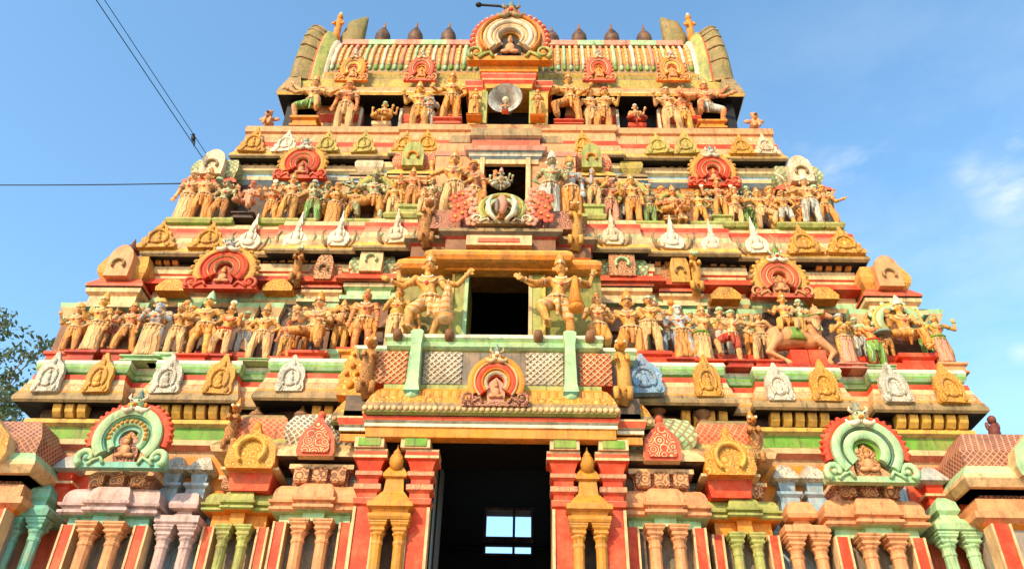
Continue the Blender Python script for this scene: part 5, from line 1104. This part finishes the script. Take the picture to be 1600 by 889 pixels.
S(933, 458, 523, 'c1', 'kneel', 'sk_pale', 'short', 'cl_orange', 'bun', 'ochre', 'kneeling attendant statue with folded hands right of the right guardian', Y=-1.0, name='attendant_statue')
S(980, 453, 556, '1', 'fourhip', 'sk_red', 'dhoti', 'cl_ochre', 'crown', 'gold', 'tall orange four-armed statue with pointed crown just right of the central ledge', Y=-.4, extra=[('disc', 3, 'brown')])
S(1017, 462, 556, '1', 'lift', 'sk_ochre', 'dhoti', 'cl_cream', 'turban', 'white', 'statue with one raised arm on a red block right of the central ledge', Y=-.35, plinth='red', flip=True, extra=[('pot', 0, 'orange')])
S(1060, 476, 565, '1', 'hip', 'sk_blue', 'long', 'cl_orange', 'turban', 'white', 'pale bearded statue in an orange-red skirt and white turban in the lowest row', Y=-.38, beard='white', plinth='deepred')
S(1101, 474, 568, '1', 'hip', 'sk_ochre', 'long', 'cl_cream', 'crown', 'ochre', 'female statue with green blouse and ruffled cream skirt in the lowest row', Y=-.4, female=True, flip=True, jew='green', plinth='red')
S(1148, 484, 568, '1', 'dance', 'sk_pale', 'short', 'cl_red', 'turban', 'mint', 'dancing statue with red shorts and one raised knee left of the cream horse', Y=-.4, flip=True, plinth='deepred')
S(1128, 480, 560, '1', 'four', 'sk_pale', 'dhoti', 'cl_white', 'low', 'mint', 'small pale statue with raised arms behind the dancer in red shorts', Y=.0, plinth='deepred')
S(1190, 490, 568, '1', 'akimbo', 'sk_pale', 'dhoti', 'cl_cream', 'hair', 'darkbrown', 'dark-haired groom statue with cream trousers standing at the rump of the horse', Y=-.4, plinth='red')
S(1318, 490, 573, '1', 'pray', 'sk_red', 'long', 'cl_pink', 'turban', 'grey', 'statue in a long pink robe and grey turban right of the horse', Y=-.42, female=True, plinth='pink')
S(1362, 494, 576, '1', 'walk', 'sk_red', 'dhoti', 'cl_green', 'bun', 'ochre', 'statue with red jacket, green trousers and a green umbrella right of the horse', Y=-.42, jew='red', extra=[('umbrella', 1, 'seagreen')], plinth='mint')
S(1412, 462, 560, '1', 'lalita', 'sk_red', 'dhoti', 'cl_orange', 'crown', 'white', 'crowned statue seated with one leg down on the red bench near the right corner', Y=-.2, plinth='red', halo='mint')
S(1470, 493, 572, '1', 'lift', 'sk_ochre', 'long', 'cl_pink', 'hair', 'seagreen', 'statue in a pink skirt with green scarf at the right corner, lowest row', Y=-.3, flip=True, jew='green', plinth='peach')
S(1385, 505, 560, '1', 'pray', 'sk_ochre', 'short', 'cl_yellow', 'low', 'ochre', 'small yellow statue squeezed between the umbrella carrier and the seated crowned statue', Y=.0, plinth='red')
S(1290, 532, 572, '1', 'pray', 'sk_ochre', 'short', 'cl_red', 'hair', 'bluegrey', 'child-sized red-dressed statue under the head of the cream horse', Y=-.42, plinth='red')
S(640, 470, 521, 'c1', 'stand', 'sk_red', 'short', 'cl_orange', 'bun', 'ochre', 'small orange figure at the foot of the left guardian', Y=-.7, name='attendant_statue')
# smaller figures standing back between the others
for px, r0, r1, row, pn, sk, cm, hd, hm, lab in [
    (133, 480, 550, '1', 'bless', 'sk_green', 'cl_ochre', 'low', 'mint', 'small figure between the leftmost corner statue and the crowned cream-skirted one, lowest row'),
    (221, 482, 552, '1', 'pray', 'sk_red', 'cl_green', 'low', 'ochre', 'small figure in green squeezed left of the grey-bearded statue, lowest row'),
    (337, 484, 555, '1', 'bless', 'sk_green', 'cl_red', 'low', 'yellow', 'small red-clothed figure right of the four-armed statue under the left red arch'),
    (379, 486, 556, '1', 'hip', 'sk_red', 'cl_white', 'low', 'mint', 'small white-clothed figure left of the broad orange hands-on-hips statue'),
    (470, 480, 552, '1', 'bless', 'sk_green', 'cl_orange', 'low', 'ochre', 'small figure left of the seated four-armed statue, lowest row'),
    (549, 478, 548, '1', 'pray', 'sk_green', 'cl_red', 'bun', 'ochre', 'small figure left of the tall bare-chested orange statue, lowest row'),
    (1000, 480, 552, '1', 'bless', 'sk_green', 'cl_green', 'low', 'mint', 'small figure in green between two tall statues right of the central ledge'),
    (1040, 486, 556, '1', 'hip', 'sk_red', 'cl_blue', 'low', 'cream', 'small blue-clothed figure left of the white-turbaned orange-skirted statue'),
    (1081, 486, 558, '1', 'pray', 'sk_red', 'cl_yellow', 'low', 'mint', 'small figure right of the white-turbaned orange-skirted statue, lowest row'),
    (1170, 490, 560, '1', 'bless', 'sk_green', 'cl_orange', 'low', 'ochre', 'small figure between the red-shorted dancer and the dark-haired groom'),
    (1340, 496, 562, '1', 'bless', 'sk_green', 'cl_white', 'low', 'mint', 'small figure between the pink-robed statue and the umbrella carrier'),
    (1443, 494, 562, '1', 'four', 'sk_green', 'cl_green', 'low', 'white', 'small pale figure between the seated statue with halo and the right corner statue'),
    (337, 278, 332, '2', 'pray', 'sk_green', 'cl_white', 'low', 'mint', 'small figure right beside the lifted-arm statue under the leftmost mint dome'),
    (437, 286, 333, '2', 'bless', 'sk_red', 'cl_white', 'low', 'mint', 'small white-clothed figure close to the left side of the tall statue, middle row'),
    (470, 286, 333, '2', 'hip', 'sk_red', 'cl_orange', 'low', 'ochre', 'small figure close to the right side of the tall statue under the left red arch'),
    (508, 284, 335, '2', 'bless', 'sk_green', 'cl_yellow', 'low', 'ochre', 'small figure left of the long-robed statue with folded hands, middle row'),
    (600, 280, 333, '2', 'bless', 'sk_pale', 'cl_orange', 'low', 'ochre', 'small figure right beside the green many-armed dancer, middle row'),
    (629, 282, 330, '2', 'pray', 'sk_red', 'cl_green', 'low', 'mint', 'small figure left of the ochre four-armed statue left of the central bay'),
    (942, 282, 328, '2', 'bless', 'sk_green', 'cl_yellow', 'low', 'ochre', 'small figure left of the small pink statue right of the central bay'),
    (972, 282, 332, '2', 'pray', 'sk_pale', 'cl_white', 'low', 'cream', 'small pale figure between the small pink statue and the lime halo, middle row'),
    (1033, 292, 340, '2', 'hip', 'sk_red', 'cl_orange', 'low', 'ochre', 'small figure left of the cross-legged four-armed statue, middle row'),
    (1106, 296, 341, '2', 'bless', 'sk_green', 'cl_white', 'low', 'mint', 'small pale figure close left of the tall statue under the right red arch'),
    (1137, 294, 341, '2', 'bless', 'sk_red', 'cl_orange', 'low', 'ochre', 'small figure close right of the tall statue under the right red arch'),
    (1168, 292, 344, '2', 'pray', 'sk_green', 'cl_green', 'low', 'mint', 'small green figure right of the slender cream statue, middle row'),
    (1205, 292, 345, '2', 'bless', 'sk_pale', 'cl_yellow', 'low', 'ochre', 'small figure left of the white-aproned statue, middle row'),
    (1242, 292, 343, '2', 'hip', 'sk_red', 'cl_orange', 'low', 'ochre', 'small figure right of the white-aproned statue, middle row'),
    (1276, 290, 343, '2', 'pray', 'sk_green', 'cl_white', 'low', 'mint', 'small figure between the big white-legged statue and the right corner strider')]:
    S(px, r0, r1, row, pn, sk, 'dhoti', cm, hd, hm, lab, Y=.02 if row == '1' else .9, plinth='red' if row == '1' else None, name='attendant_statue')
# cream horse with two riders
hx_, hy = at(1240, 530, -.35).x, -.35; hz = TZ[1] + .12
hs_ = tag(empty('horse_statue', None, (hx_, hy, TZ[1])), 'cream horse statue on red blocks on the right side of the lowest statue row', 'statue')
mb = MB(); g_ = 'skin'; k = 1.0; bz = Zr(530, -.35, 1245) - TZ[1]
mb.caps((-.28, 0, bz), (.32, 0, bz + .06), .24, .22, g_, 12); mb.ell((-.3, 0, bz + .02), (.26, .22, .25), g_, 12, 8); mb.ell((.3, 0, bz + .03), (.25, .21, .26), g_, 12, 8)
mb.caps((.38, 0, bz + .12), (.5, -.1, bz + .52), .17, .1, g_, 10); mb.caps((.48, -.1, bz + .56), (.7, -.2, bz + .40), .1, .055, g_, 10); mb.ell((.72, -.21, bz + .38), (.06, .055, .05), g_)
for s in (-1, 1): mb.ell((.46, -.1 + s * .05, bz + .68), (.03, .02, .07), g_, 6, 5)
for sx, f in ((-.38, -.05), (.42, .05)):
    for s in (-1, 1):
        ky = s * .12; kz = bz * .5; fx = .1 if sx > 0 else -.08
        mb.caps((sx, ky, bz - .1), (sx + fx * (1 if s > 0 else 2.4), ky - .02, kz), .11, .06, g_, 9); mb.caps((sx + fx * (1 if s > 0 else 2.4), ky - .02, kz), (sx - fx * .2 + (0 if s > 0 else .12), ky, .2), .055, .035, g_, 9); mb.caps((sx - fx * .2 + (0 if s > 0 else .12), ky, .2), (sx - fx * .2 + .03 + (0 if s > 0 else .12), ky - .02, .14), .045, .06, g_, 9)
me = remeshed(mb, .022, 'horse_body'); o = inst(me, 'body', hs_); paint(o, 'peach')
mb = MB(); mb.tube([(-.52, 0, bz + .1), (-.66, .02, bz - .05), (-.66, .0, bz - .45)], [.06, .07, .03], 'weather', 7); mb.done('tail', hs_)
mb = MB()
for i in range(6): mb.ell((.36 + .03 * i, -.02 - .015 * i, bz + .3 + .07 * i), (.05, .05, .07), 'ochre', 6, 5)
mb.done('mane', hs_); mb = MB(); mb.lathe(0, 0, bz, [(.262, -.12), (.27, 0), (.25, .14)], 'green', 14, 1.05, .92); mb.done('saddle_cloth', hs_)
mb = MB(); ring(mb, Vector((.62, -.17, bz + .45)), Vector((.8, -.3, -.5)), .085, .014, 'red'); mb.tube([(.62, -.25, bz + .45), (.3, -.24, bz + .4), (.05, -.2, bz + .36)], .014, 'green', 5); mb.done('bridle', hs_)
for x_ in (-.12, .22):
    mb = MB(); mb.box(hx_ + x_ * 1.0 - .16 + .1, hx_ + x_ + .16 + .1, hy - .18, hy + .2, TZ[1], TZ[1] + .42, 'red', .02); mb.done('statue_plinth', tower)
mb = MB(); mb.box(hx_ - .75, hx_ + .9, hy - .2, hy + .3, TZ[1] - .01, TZ[1] + .1, 'deepred', .02); mb.done('statue_plinth', tower)
S(1226, 455, 530, '1', 'ride', 'sk_ochre', 'dhoti', 'cl_yellow', 'crown', 'gold', 'crowned yellow rider statue at the rear of the cream horse', Y=-.3, z0=TZ[1] + bz + .02, name='rider_statue')
S(1252, 468, 530, '1', 'ride', 'sk_green', 'dhoti', 'cl_cream', 'low', 'mint', 'smaller pale green rider statue in front on the cream horse', Y=-.38, z0=TZ[1] + bz + .04, name='rider_statue', flip=True)
# red bench near the right corner
mb = MB(); a, b = at(1385, 560, -.35).x, at(1455, 560, -.35).x; mb.box(a, b, -.42, 0, TZ[1] - .01, TZ[1] + .22, 'red', .03); mb.box(a + .05, b - .05, -.3, .05, TZ[1] + .22, TZ[1] + .3, 'deepred', .02); mb.done('statue_plinth', tower)
# middle row (third storey)
S(296, 268, 334, '2', 'stand', 'sk_pale', 'long', 'cl_cream', 'low', 'cream', 'slim cream statue standing at the extreme left corner of the middle statue row', Y=.62)
S(320, 262, 333, '2', 'lift', 'sk_ochre', 'dhoti', 'cl_ochre', 'crown', 'ochre', 'ochre statue with one arm lifted below the leftmost mint dome of the middle row')
S(353, 282, 335, '2', 'hip', 'sk_green', 'dhoti', 'cl_ochre', 'low', 'brown', 'short greenish-brown statue right of the lifted-arm statue in the middle row', flip=True)
S(390, 284, 338, '2', 'lalita', 'sk_pink', 'dhoti', 'cl_pink', 'low', 'rose', 'plump pink statue seated with one leg down left of a red arch, middle row', Y=.5, belly=True, plinth='darkbrown')
S(424, 284, 334, '2', 'hip', 'sk_ochre', 'dhoti', 'cl_orange', 'crown', 'ochre', 'small ochre statue left of the tall one under the left red arch, middle row')
S(454, 270, 332, '2', 'fourhip', 'sk_ochre', 'dhoti', 'cl_yellow', 'crown', 'gold', 'tall ochre four-armed statue right below the left red arch of the middle row', Y=.5, extra=[('disc', 2, 'white')])
S(487, 282, 335, '2', 'hip', 'sk_green', 'dhoti', 'cl_green', 'low', 'grey', 'small grey-green statue right of the tall statue below the left red arch, middle row', female=True)
S(524, 286, 345, '2', 'pray', 'sk_red', 'long', 'cl_ochre', 'low', 'ochre', 'ochre statue in a long robe with folded hands standing low in the middle row', Y=.5, z0=TZ[2])
S(554, 292, 336, '2', 'akimbo', 'sk_ochre', 'short', 'cl_yellow', 'low', 'gold', 'small yellow statue with hands on hips left of the green dancer, middle row')
S(583, 264, 334, '2', 'dance6', 'sk_green', 'short', 'cl_ochre', 'crown', 'lime', 'many-armed dancing statue in green and ochre left of the central bay', halo='lime')
S(615, 285, 334, '2', 'stand', 'sk_red', 'dhoti', 'cl_cream', 'low', 'ochre', 'small cream-legged statue, left one of the group left of the upper window', Y=.35)
S(643, 262, 326, '2', 'four', 'sk_ochre', 'dhoti', 'cl_ochre', 'crown', 'ochre', 'ochre four-armed statue in the middle of the group left of the central bay', Y=.45, plinth='lime')
S(676, 275, 330, '2', 'hip', 'sk_green', 'dhoti', 'cl_cream', 'crown', 'ochre', 'greenish statue with cream legs right in the group left of the central bay', Y=.3, flip=True)
S(661, 292, 334, '2', 'pray', 'sk_pale', 'dhoti', 'cl_cream', 'bun', 'peach', 'tiny pale praying statue in front of the group left of the central bay', Y=.2)
S(708, 234, 312, 'c2', 'lift', 'sk_ochre', 'dhoti', 'cl_cream', 'crown', 'ochre', 'large statue with cream legs and a raised arm left of the small upper window', Y=.05, extra=[('staff', 1, 'ochre')], name='guardian_statue')
S(738, 252, 310, 'c2', 'four', 'sk_ochre', 'dhoti', 'cl_yellow', 'low', 'gold', 'smaller yellow four-armed statue close beside the left frame of the small upper window', Y=.25)
S(864, 236, 306, 'c2', 'hip', 'sk_green', 'dhoti', 'cl_white', 'crown', 'white', 'large statue with white legs and white crown right of the small upper window', Y=.05, extra=[('disc', 0, 'ochre')], name='guardian_statue', flip=True)
S(889, 242, 308, 'c2', 'four', 'sk_blue', 'dhoti', 'cl_orange', 'crown', 'gold', 'pale blue statue in an orange garment right of the white-legged one by the upper window', Y=.2)
S(783, 262, 300, 'c2', 'cross4', 'sk_green', 'dhoti', 'cl_white', 'crown', 'pink', 'small cross-legged figure on top of the lime green arch before the upper window', Y=-.62, z0=Zr(302, -.62), name='deity_statue')
S(897, 278, 324, '2', 'hip', 'sk_red', 'dhoti', 'cl_ochre', 'low', 'ochre', 'small reddish statue left in the group right of the central bay, middle row', Y=.35)
S(926, 262, 326, '2', 'fourhip', 'sk_ochre', 'dhoti', 'cl_cream', 'crown', 'gold', 'ochre four-armed statue with cream legs in the group right of the central bay', Y=.35, plinth='lime')
S(957, 280, 330, '2', 'hip', 'sk_pink', 'dhoti', 'cl_pink', 'low', 'pink', 'small pink statue right in the group right of the central bay, middle row', female=True, flip=True)
S(986, 272, 338, '2', 'four', 'sk_ochre', 'dhoti', 'cl_ochre', 'crown', 'ochre', 'ochre four-armed statue before a lime halo right of the group by the central bay', Y=.5, halo='lime')
S(1014, 295, 340, '2', 'pray', 'sk_green', 'dhoti', 'cl_green', 'low', 'mint', 'small pale green praying statue left of the seated ochre one, middle row')
S(1052, 290, 345, '2', 'cross4', 'sk_red', 'dhoti', 'cl_ochre', 'crown', 'ochre', 'ochre four-armed statue seated cross-legged left of the right red arch, middle row', Y=.45, halo='lime', plinth='cream')
S(1065, 320, 348, '2', 'kneel', 'sk_pale', 'short', 'cl_cream', 'none', 'cream', 'tiny cream kneeling figure at the feet of the cross-legged statue, middle row', Y=.25, z0=TZ[2])
S(1092, 298, 343, '2', 'akimbo', 'sk_ochre', 'dhoti', 'cl_yellow', 'low', 'gold', 'small yellow hands-on-hips statue left below the right red arch, middle row')
S(1122, 280, 342, '2', 'fourhip', 'sk_ochre', 'dhoti', 'cl_orange', 'crown', 'gold', 'tall ochre four-armed statue right below the right red arch of the middle row', Y=.5, plinth='lime', extra=[('disc', 2, 'white'), ('disc', 3, 'white')])
S(1151, 293, 344, '2', 'hip', 'sk_pale', 'dhoti', 'cl_cream', 'low', 'cream', 'slender cream statue right below the right red arch, middle row', female=True, flip=True)
S(1184, 293, 350, '2', 'dance', 'sk_ochre', 'dhoti', 'cl_cream', 'crown', 'ochre', 'ochre statue with a raised knee left of the rightmost mint dome, middle row', Y=.45, z0=TZ[2])
S(1225, 298, 346, '2', 'akimbo', 'sk_ochre', 'short', 'cl_white', 'low', 'ochre', 'statue with a white apron at the left below the rightmost mint dome, middle row')
S(1260, 272, 344, '2', 'lift', 'sk_pale', 'dhoti', 'cl_white', 'crown', 'white', 'big statue with white legs and raised arm below the rightmost mint dome, middle row', Y=.5, extra=[('sword', 0, 'white')])
S(1290, 290, 346, '2', 'walk', 'sk_ochre', 'dhoti', 'cl_ochre', 'low', 'ochre', 'ochre striding statue at the extreme right corner of the middle statue row', flip=True)
# top storey
S(488, 118, 192, '3', 'flying', 'sk_ochre', 'short', 'cl_green', 'crown', 'ochre', 'large statue with spread arms and mint trousers at the left end, top storey', Y=1.45, plinth='orange')
S(541, 128, 196, '3', 'stand', 'sk_red', 'dhoti', 'cl_cream', 'low', 'ochre', 'statue with cream legs and lowered arms left of the left dark niche, top storey', Y=1.55)
S(600, 160, 197, '3', 'cross4', 'sk_ochre', 'dhoti', 'cl_yellow', 'low', 'mint', 'small seated yellow statue inside the left dark niche of the top storey', Y=1.75, plinth='cream')
S(652, 128, 196, '3', 'hip', 'sk_ochre', 'dhoti', 'cl_yellow', 'crown', 'ochre', 'ochre statue with hand on hip right of the left dark niche, top storey', Y=1.55)
S(671, 150, 196, '3', 'pray', 'sk_blue', 'dhoti', 'cl_white', 'hair', 'grey', 'small grey-white statue beside the orange four-armed one, top storey', Y=1.6)
S(704, 112, 194, '3', 'fourhip', 'sk_red', 'dhoti', 'cl_orange', 'crown', 'orange', 'orange four-armed statue left of the top shrine', Y=1.35, plinth='rose')
S(742, 138, 200, '3', 'pray', 'sk_red', 'dhoti', 'cl_yellow', 'crown', 'ochre', 'statue with folded hands on an orange block at the left post of the top shrine', Y=.95, plinth='orange')
S(789, 158, 200, '3', 'cross4', 'sk_pink', 'dhoti', 'cl_white', 'crown', 'mint', 'pink cross-legged statue seated below the loudspeaker in the top shrine', Y=.72, plinth='rose')
S(840, 140, 202, '3', 'pray', 'sk_red', 'dhoti', 'cl_yellow', 'crown', 'ochre', 'statue with folded hands on an orange block at the right post of the top shrine', Y=.95, flip=True, plinth='orange')
S(887, 114, 198, '3', 'dance6', 'sk_ochre', 'dhoti', 'cl_orange', 'crown', 'gold', 'many-armed ochre statue right of the top shrine', Y=1.35, plinth='rose')
S(922, 140, 200, '3', 'bless', 'sk_pale', 'dhoti', 'cl_cream', 'low', 'ochre', 'cream-legged statue, left one of a pair left of the right dark niche, top storey', Y=1.55)
S(947, 138, 200, '3', 'hip', 'sk_ochre', 'dhoti', 'cl_ochre', 'low', 'rose', 'ochre statue, right one of a pair left of the right dark niche, top storey', Y=1.55, flip=True)
S(993, 164, 199, '3', 'cross', 'sk_pale', 'dhoti', 'cl_red', 'low', 'white', 'small pale statue in red seated inside the right dark niche of the top storey', Y=1.75, plinth='red')
S(1041, 138, 200, '3', 'hip', 'sk_pale', 'dhoti', 'cl_cream', 'turban', 'cream', 'pale statue right of the right dark niche, top storey', Y=1.55)
S(1065, 136, 201, '3', 'stand', 'sk_ochre', 'dhoti', 'cl_yellow', 'crown', 'peach', 'ochre statue with lowered arms next to the big one at the right end, top storey', Y=1.6)
S(1104, 124, 198, '3', 'flying', 'sk_ochre', 'short', 'cl_white', 'crown', 'ochre', 'large statue with spread arms and white trousers at the right end of the top storey', Y=1.45, plinth='orange', flip=True)
for px, r0, r1, t in [(418, 173, 196, 'left'), (1181, 175, 202, 'right')]:
    c = at(px, r1, 1.3); mb = MB(); z = TZ[3]
    mb.ell((0, .05, .2), (.13, .18, .16), 'peach', 10, 7); mb.ell((0, -.1, .42), (.1, .1, .12), 'peach', 10, 7); mb.ell((0, -.2, .4), (.05, .05, .04), 'brown', 7, 5)
    for s in (-1, 1): mb.ell((s * .16, .02, .34), (.12, .04, .07), 'peach', 8, 5); mb.caps((s * .07, -.1, .28), (s * .07, -.16, .02), .045, .04, 'peach'); mb.ell((s * .07, -.08, .53), (.03, .03, .05), 'peach', 6, 5)
    tag(mb.done('lion_statue', None, (c.x, 1.3, z)), 'small crouching peach lion on the top ledge at its far %s corner' % t, 'statue')

# ------------------------------------------------------------------ wires, bird, tree
def wire(p, q, label, sag=.1, r=.012):
    pts = []
    for i in range(25):
        t = i / 24; v = p.lerp(q, t); v.z -= sag * 4 * t * (1 - t); pts.append(v)
    o = pts[0].copy(); mb = MB(); mb.tube([v - o for v in pts], r, 'black', 5); return tag(mb.done('power_line', None, o), label, 'cable')
pA, pB = at(150, 0, -3.5), at(318, 249, .9)
wire(pA + (pA - pB) * .8, pB, 'thin black wire coming steeply down to the left dome, left one carrying the bird', .0, .011)
pC, pD = at(163, 0, -3.5), at(328, 249, .95)
wire(pC + (pC - pD) * .8, pD, 'thin black wire coming steeply down to the left dome, right one without a bird', .0, .009)
pE, pF = at(0, 287, 3.0), at(284, 287, 2.0)
wire(pE + (pE - pF) * .8, pF, 'nearly level thin wire reaching the left edge of the middle statue row', .06, .016)
tt = 1 - (218 / 249); 
best = min((pB.lerp(pA, i / 200) for i in range(200)), key=lambda v: abs((v - Vector((CAMX, CAMY, CAMZ))).normalized().dot(vU) / (v - Vector((CAMX, CAMY, CAMZ))).normalized().dot(vF) - (444.5 - 222) / F))
bd = tag(empty('perched_bird', None, best), 'small dark bird perched on the left steep wire', 'bird')
mb = MB(); mb.ell((0, 0, .13), (.055, .06, .1), 'black', 10, 8, Matrix.Rotation(R(-15), 3, 'Y')); mb.ell((-.02, -.01, .24), (.042, .042, .042), 'black', 9, 7); mb.tube([(-.05, -.02, .24), (-.1, -.03, .23)], [.014, .004], 'black', 6); mb.tube([(.03, .01, .08), (.06, .02, -.06), (.07, .02, -.12)], [.03, .022, .012], 'black', 6); mb.tube([(0, 0, .06), (0, 0, .0)], .01, 'black', 5); mb.done('body', bd)
def leafmat():
    ma = bpy.data.materials.new('tree_leaf'); ma.use_nodes = True; t = ma.node_tree; b = t.nodes['Principled BSDF']; g = t.nodes.new('ShaderNodeNewGeometry'); r = t.nodes.new('ShaderNodeValToRGB')
    r.color_ramp.elements[0].color = (.05, .075, .022, 1); r.color_ramp.elements[1].color = (.14, .18, .06, 1); t.links.new(g.outputs['Random Per Island'], r.inputs[0]); t.links.new(r.outputs[0], b.inputs['Base Color']); b.inputs['Roughness'].default_value = .6; return ma
LEAF = leafmat()
TY = 9.0; tc_ = at(-60, 585, TY); tr = tag(empty('leafy_tree', None, (tc_.x, TY, 0)), 'sparse leafy tree reaching in at the left edge behind the tower', 'tree')
mb = MB(); H = tc_.z; mb.tube([(0, 0, 0), (.1, 0, H * .3), (-.1, .1, H * .6), (.0, 0, H * .8)], [.35, .28, .2, .12], 'brown', 10)
ends = []
for i in range(62):
    px, row = random.uniform(-160, 72), random.uniform(490, 690); e_ = 1 - max(0, (px - 10)) / 90
    if px > 0 and (row < 490 + (px) * .55 or (px > 40 and row > 590)): continue
    p = at(px, row, TY + random.uniform(-1.3, 1.3)) - Vector((tc_.x, TY, 0)); ends.append(p)
    s0 = Vector((0, 0, H * random.uniform(.6, .8))); mid = s0.lerp(p, .5) + Vector((0, 0, .35)); mb.tube([s0, mid, p], [.07, .035, .012], 'brown', 5)
mb.done('trunk', tr)
mb = MB(); mb.m.append(LEAF)
for p in ends:
    for c in range(6):
        q = p + Vector([random.gauss(0, .3) for _ in range(3)])
        for k in range(15):
            v = q + Vector([random.gauss(0, .13) for _ in range(3)]); a = Vector([random.gauss(0, 1) for _ in range(3)]).normalized(); b_ = a.orthogonal().normalized(); l = random.uniform(.07, .14)
            vs = [mb.bm.verts.new(v + a * l), mb.bm.verts.new(v + b_ * l * .4), mb.bm.verts.new(v - a * l), mb.bm.verts.new(v - b_ * l * .4)]; f = mb.bm.faces.new(vs); f.material_index = 0
mb.done('crown', tr)

for o in [o for o in bpy.data.objects if o.type == 'MESH' and o.name.split('.')[0] in ('frieze', 'door_frame', 'window_frame', 'niche_frame', 'granite_base')]: split_loose(o)
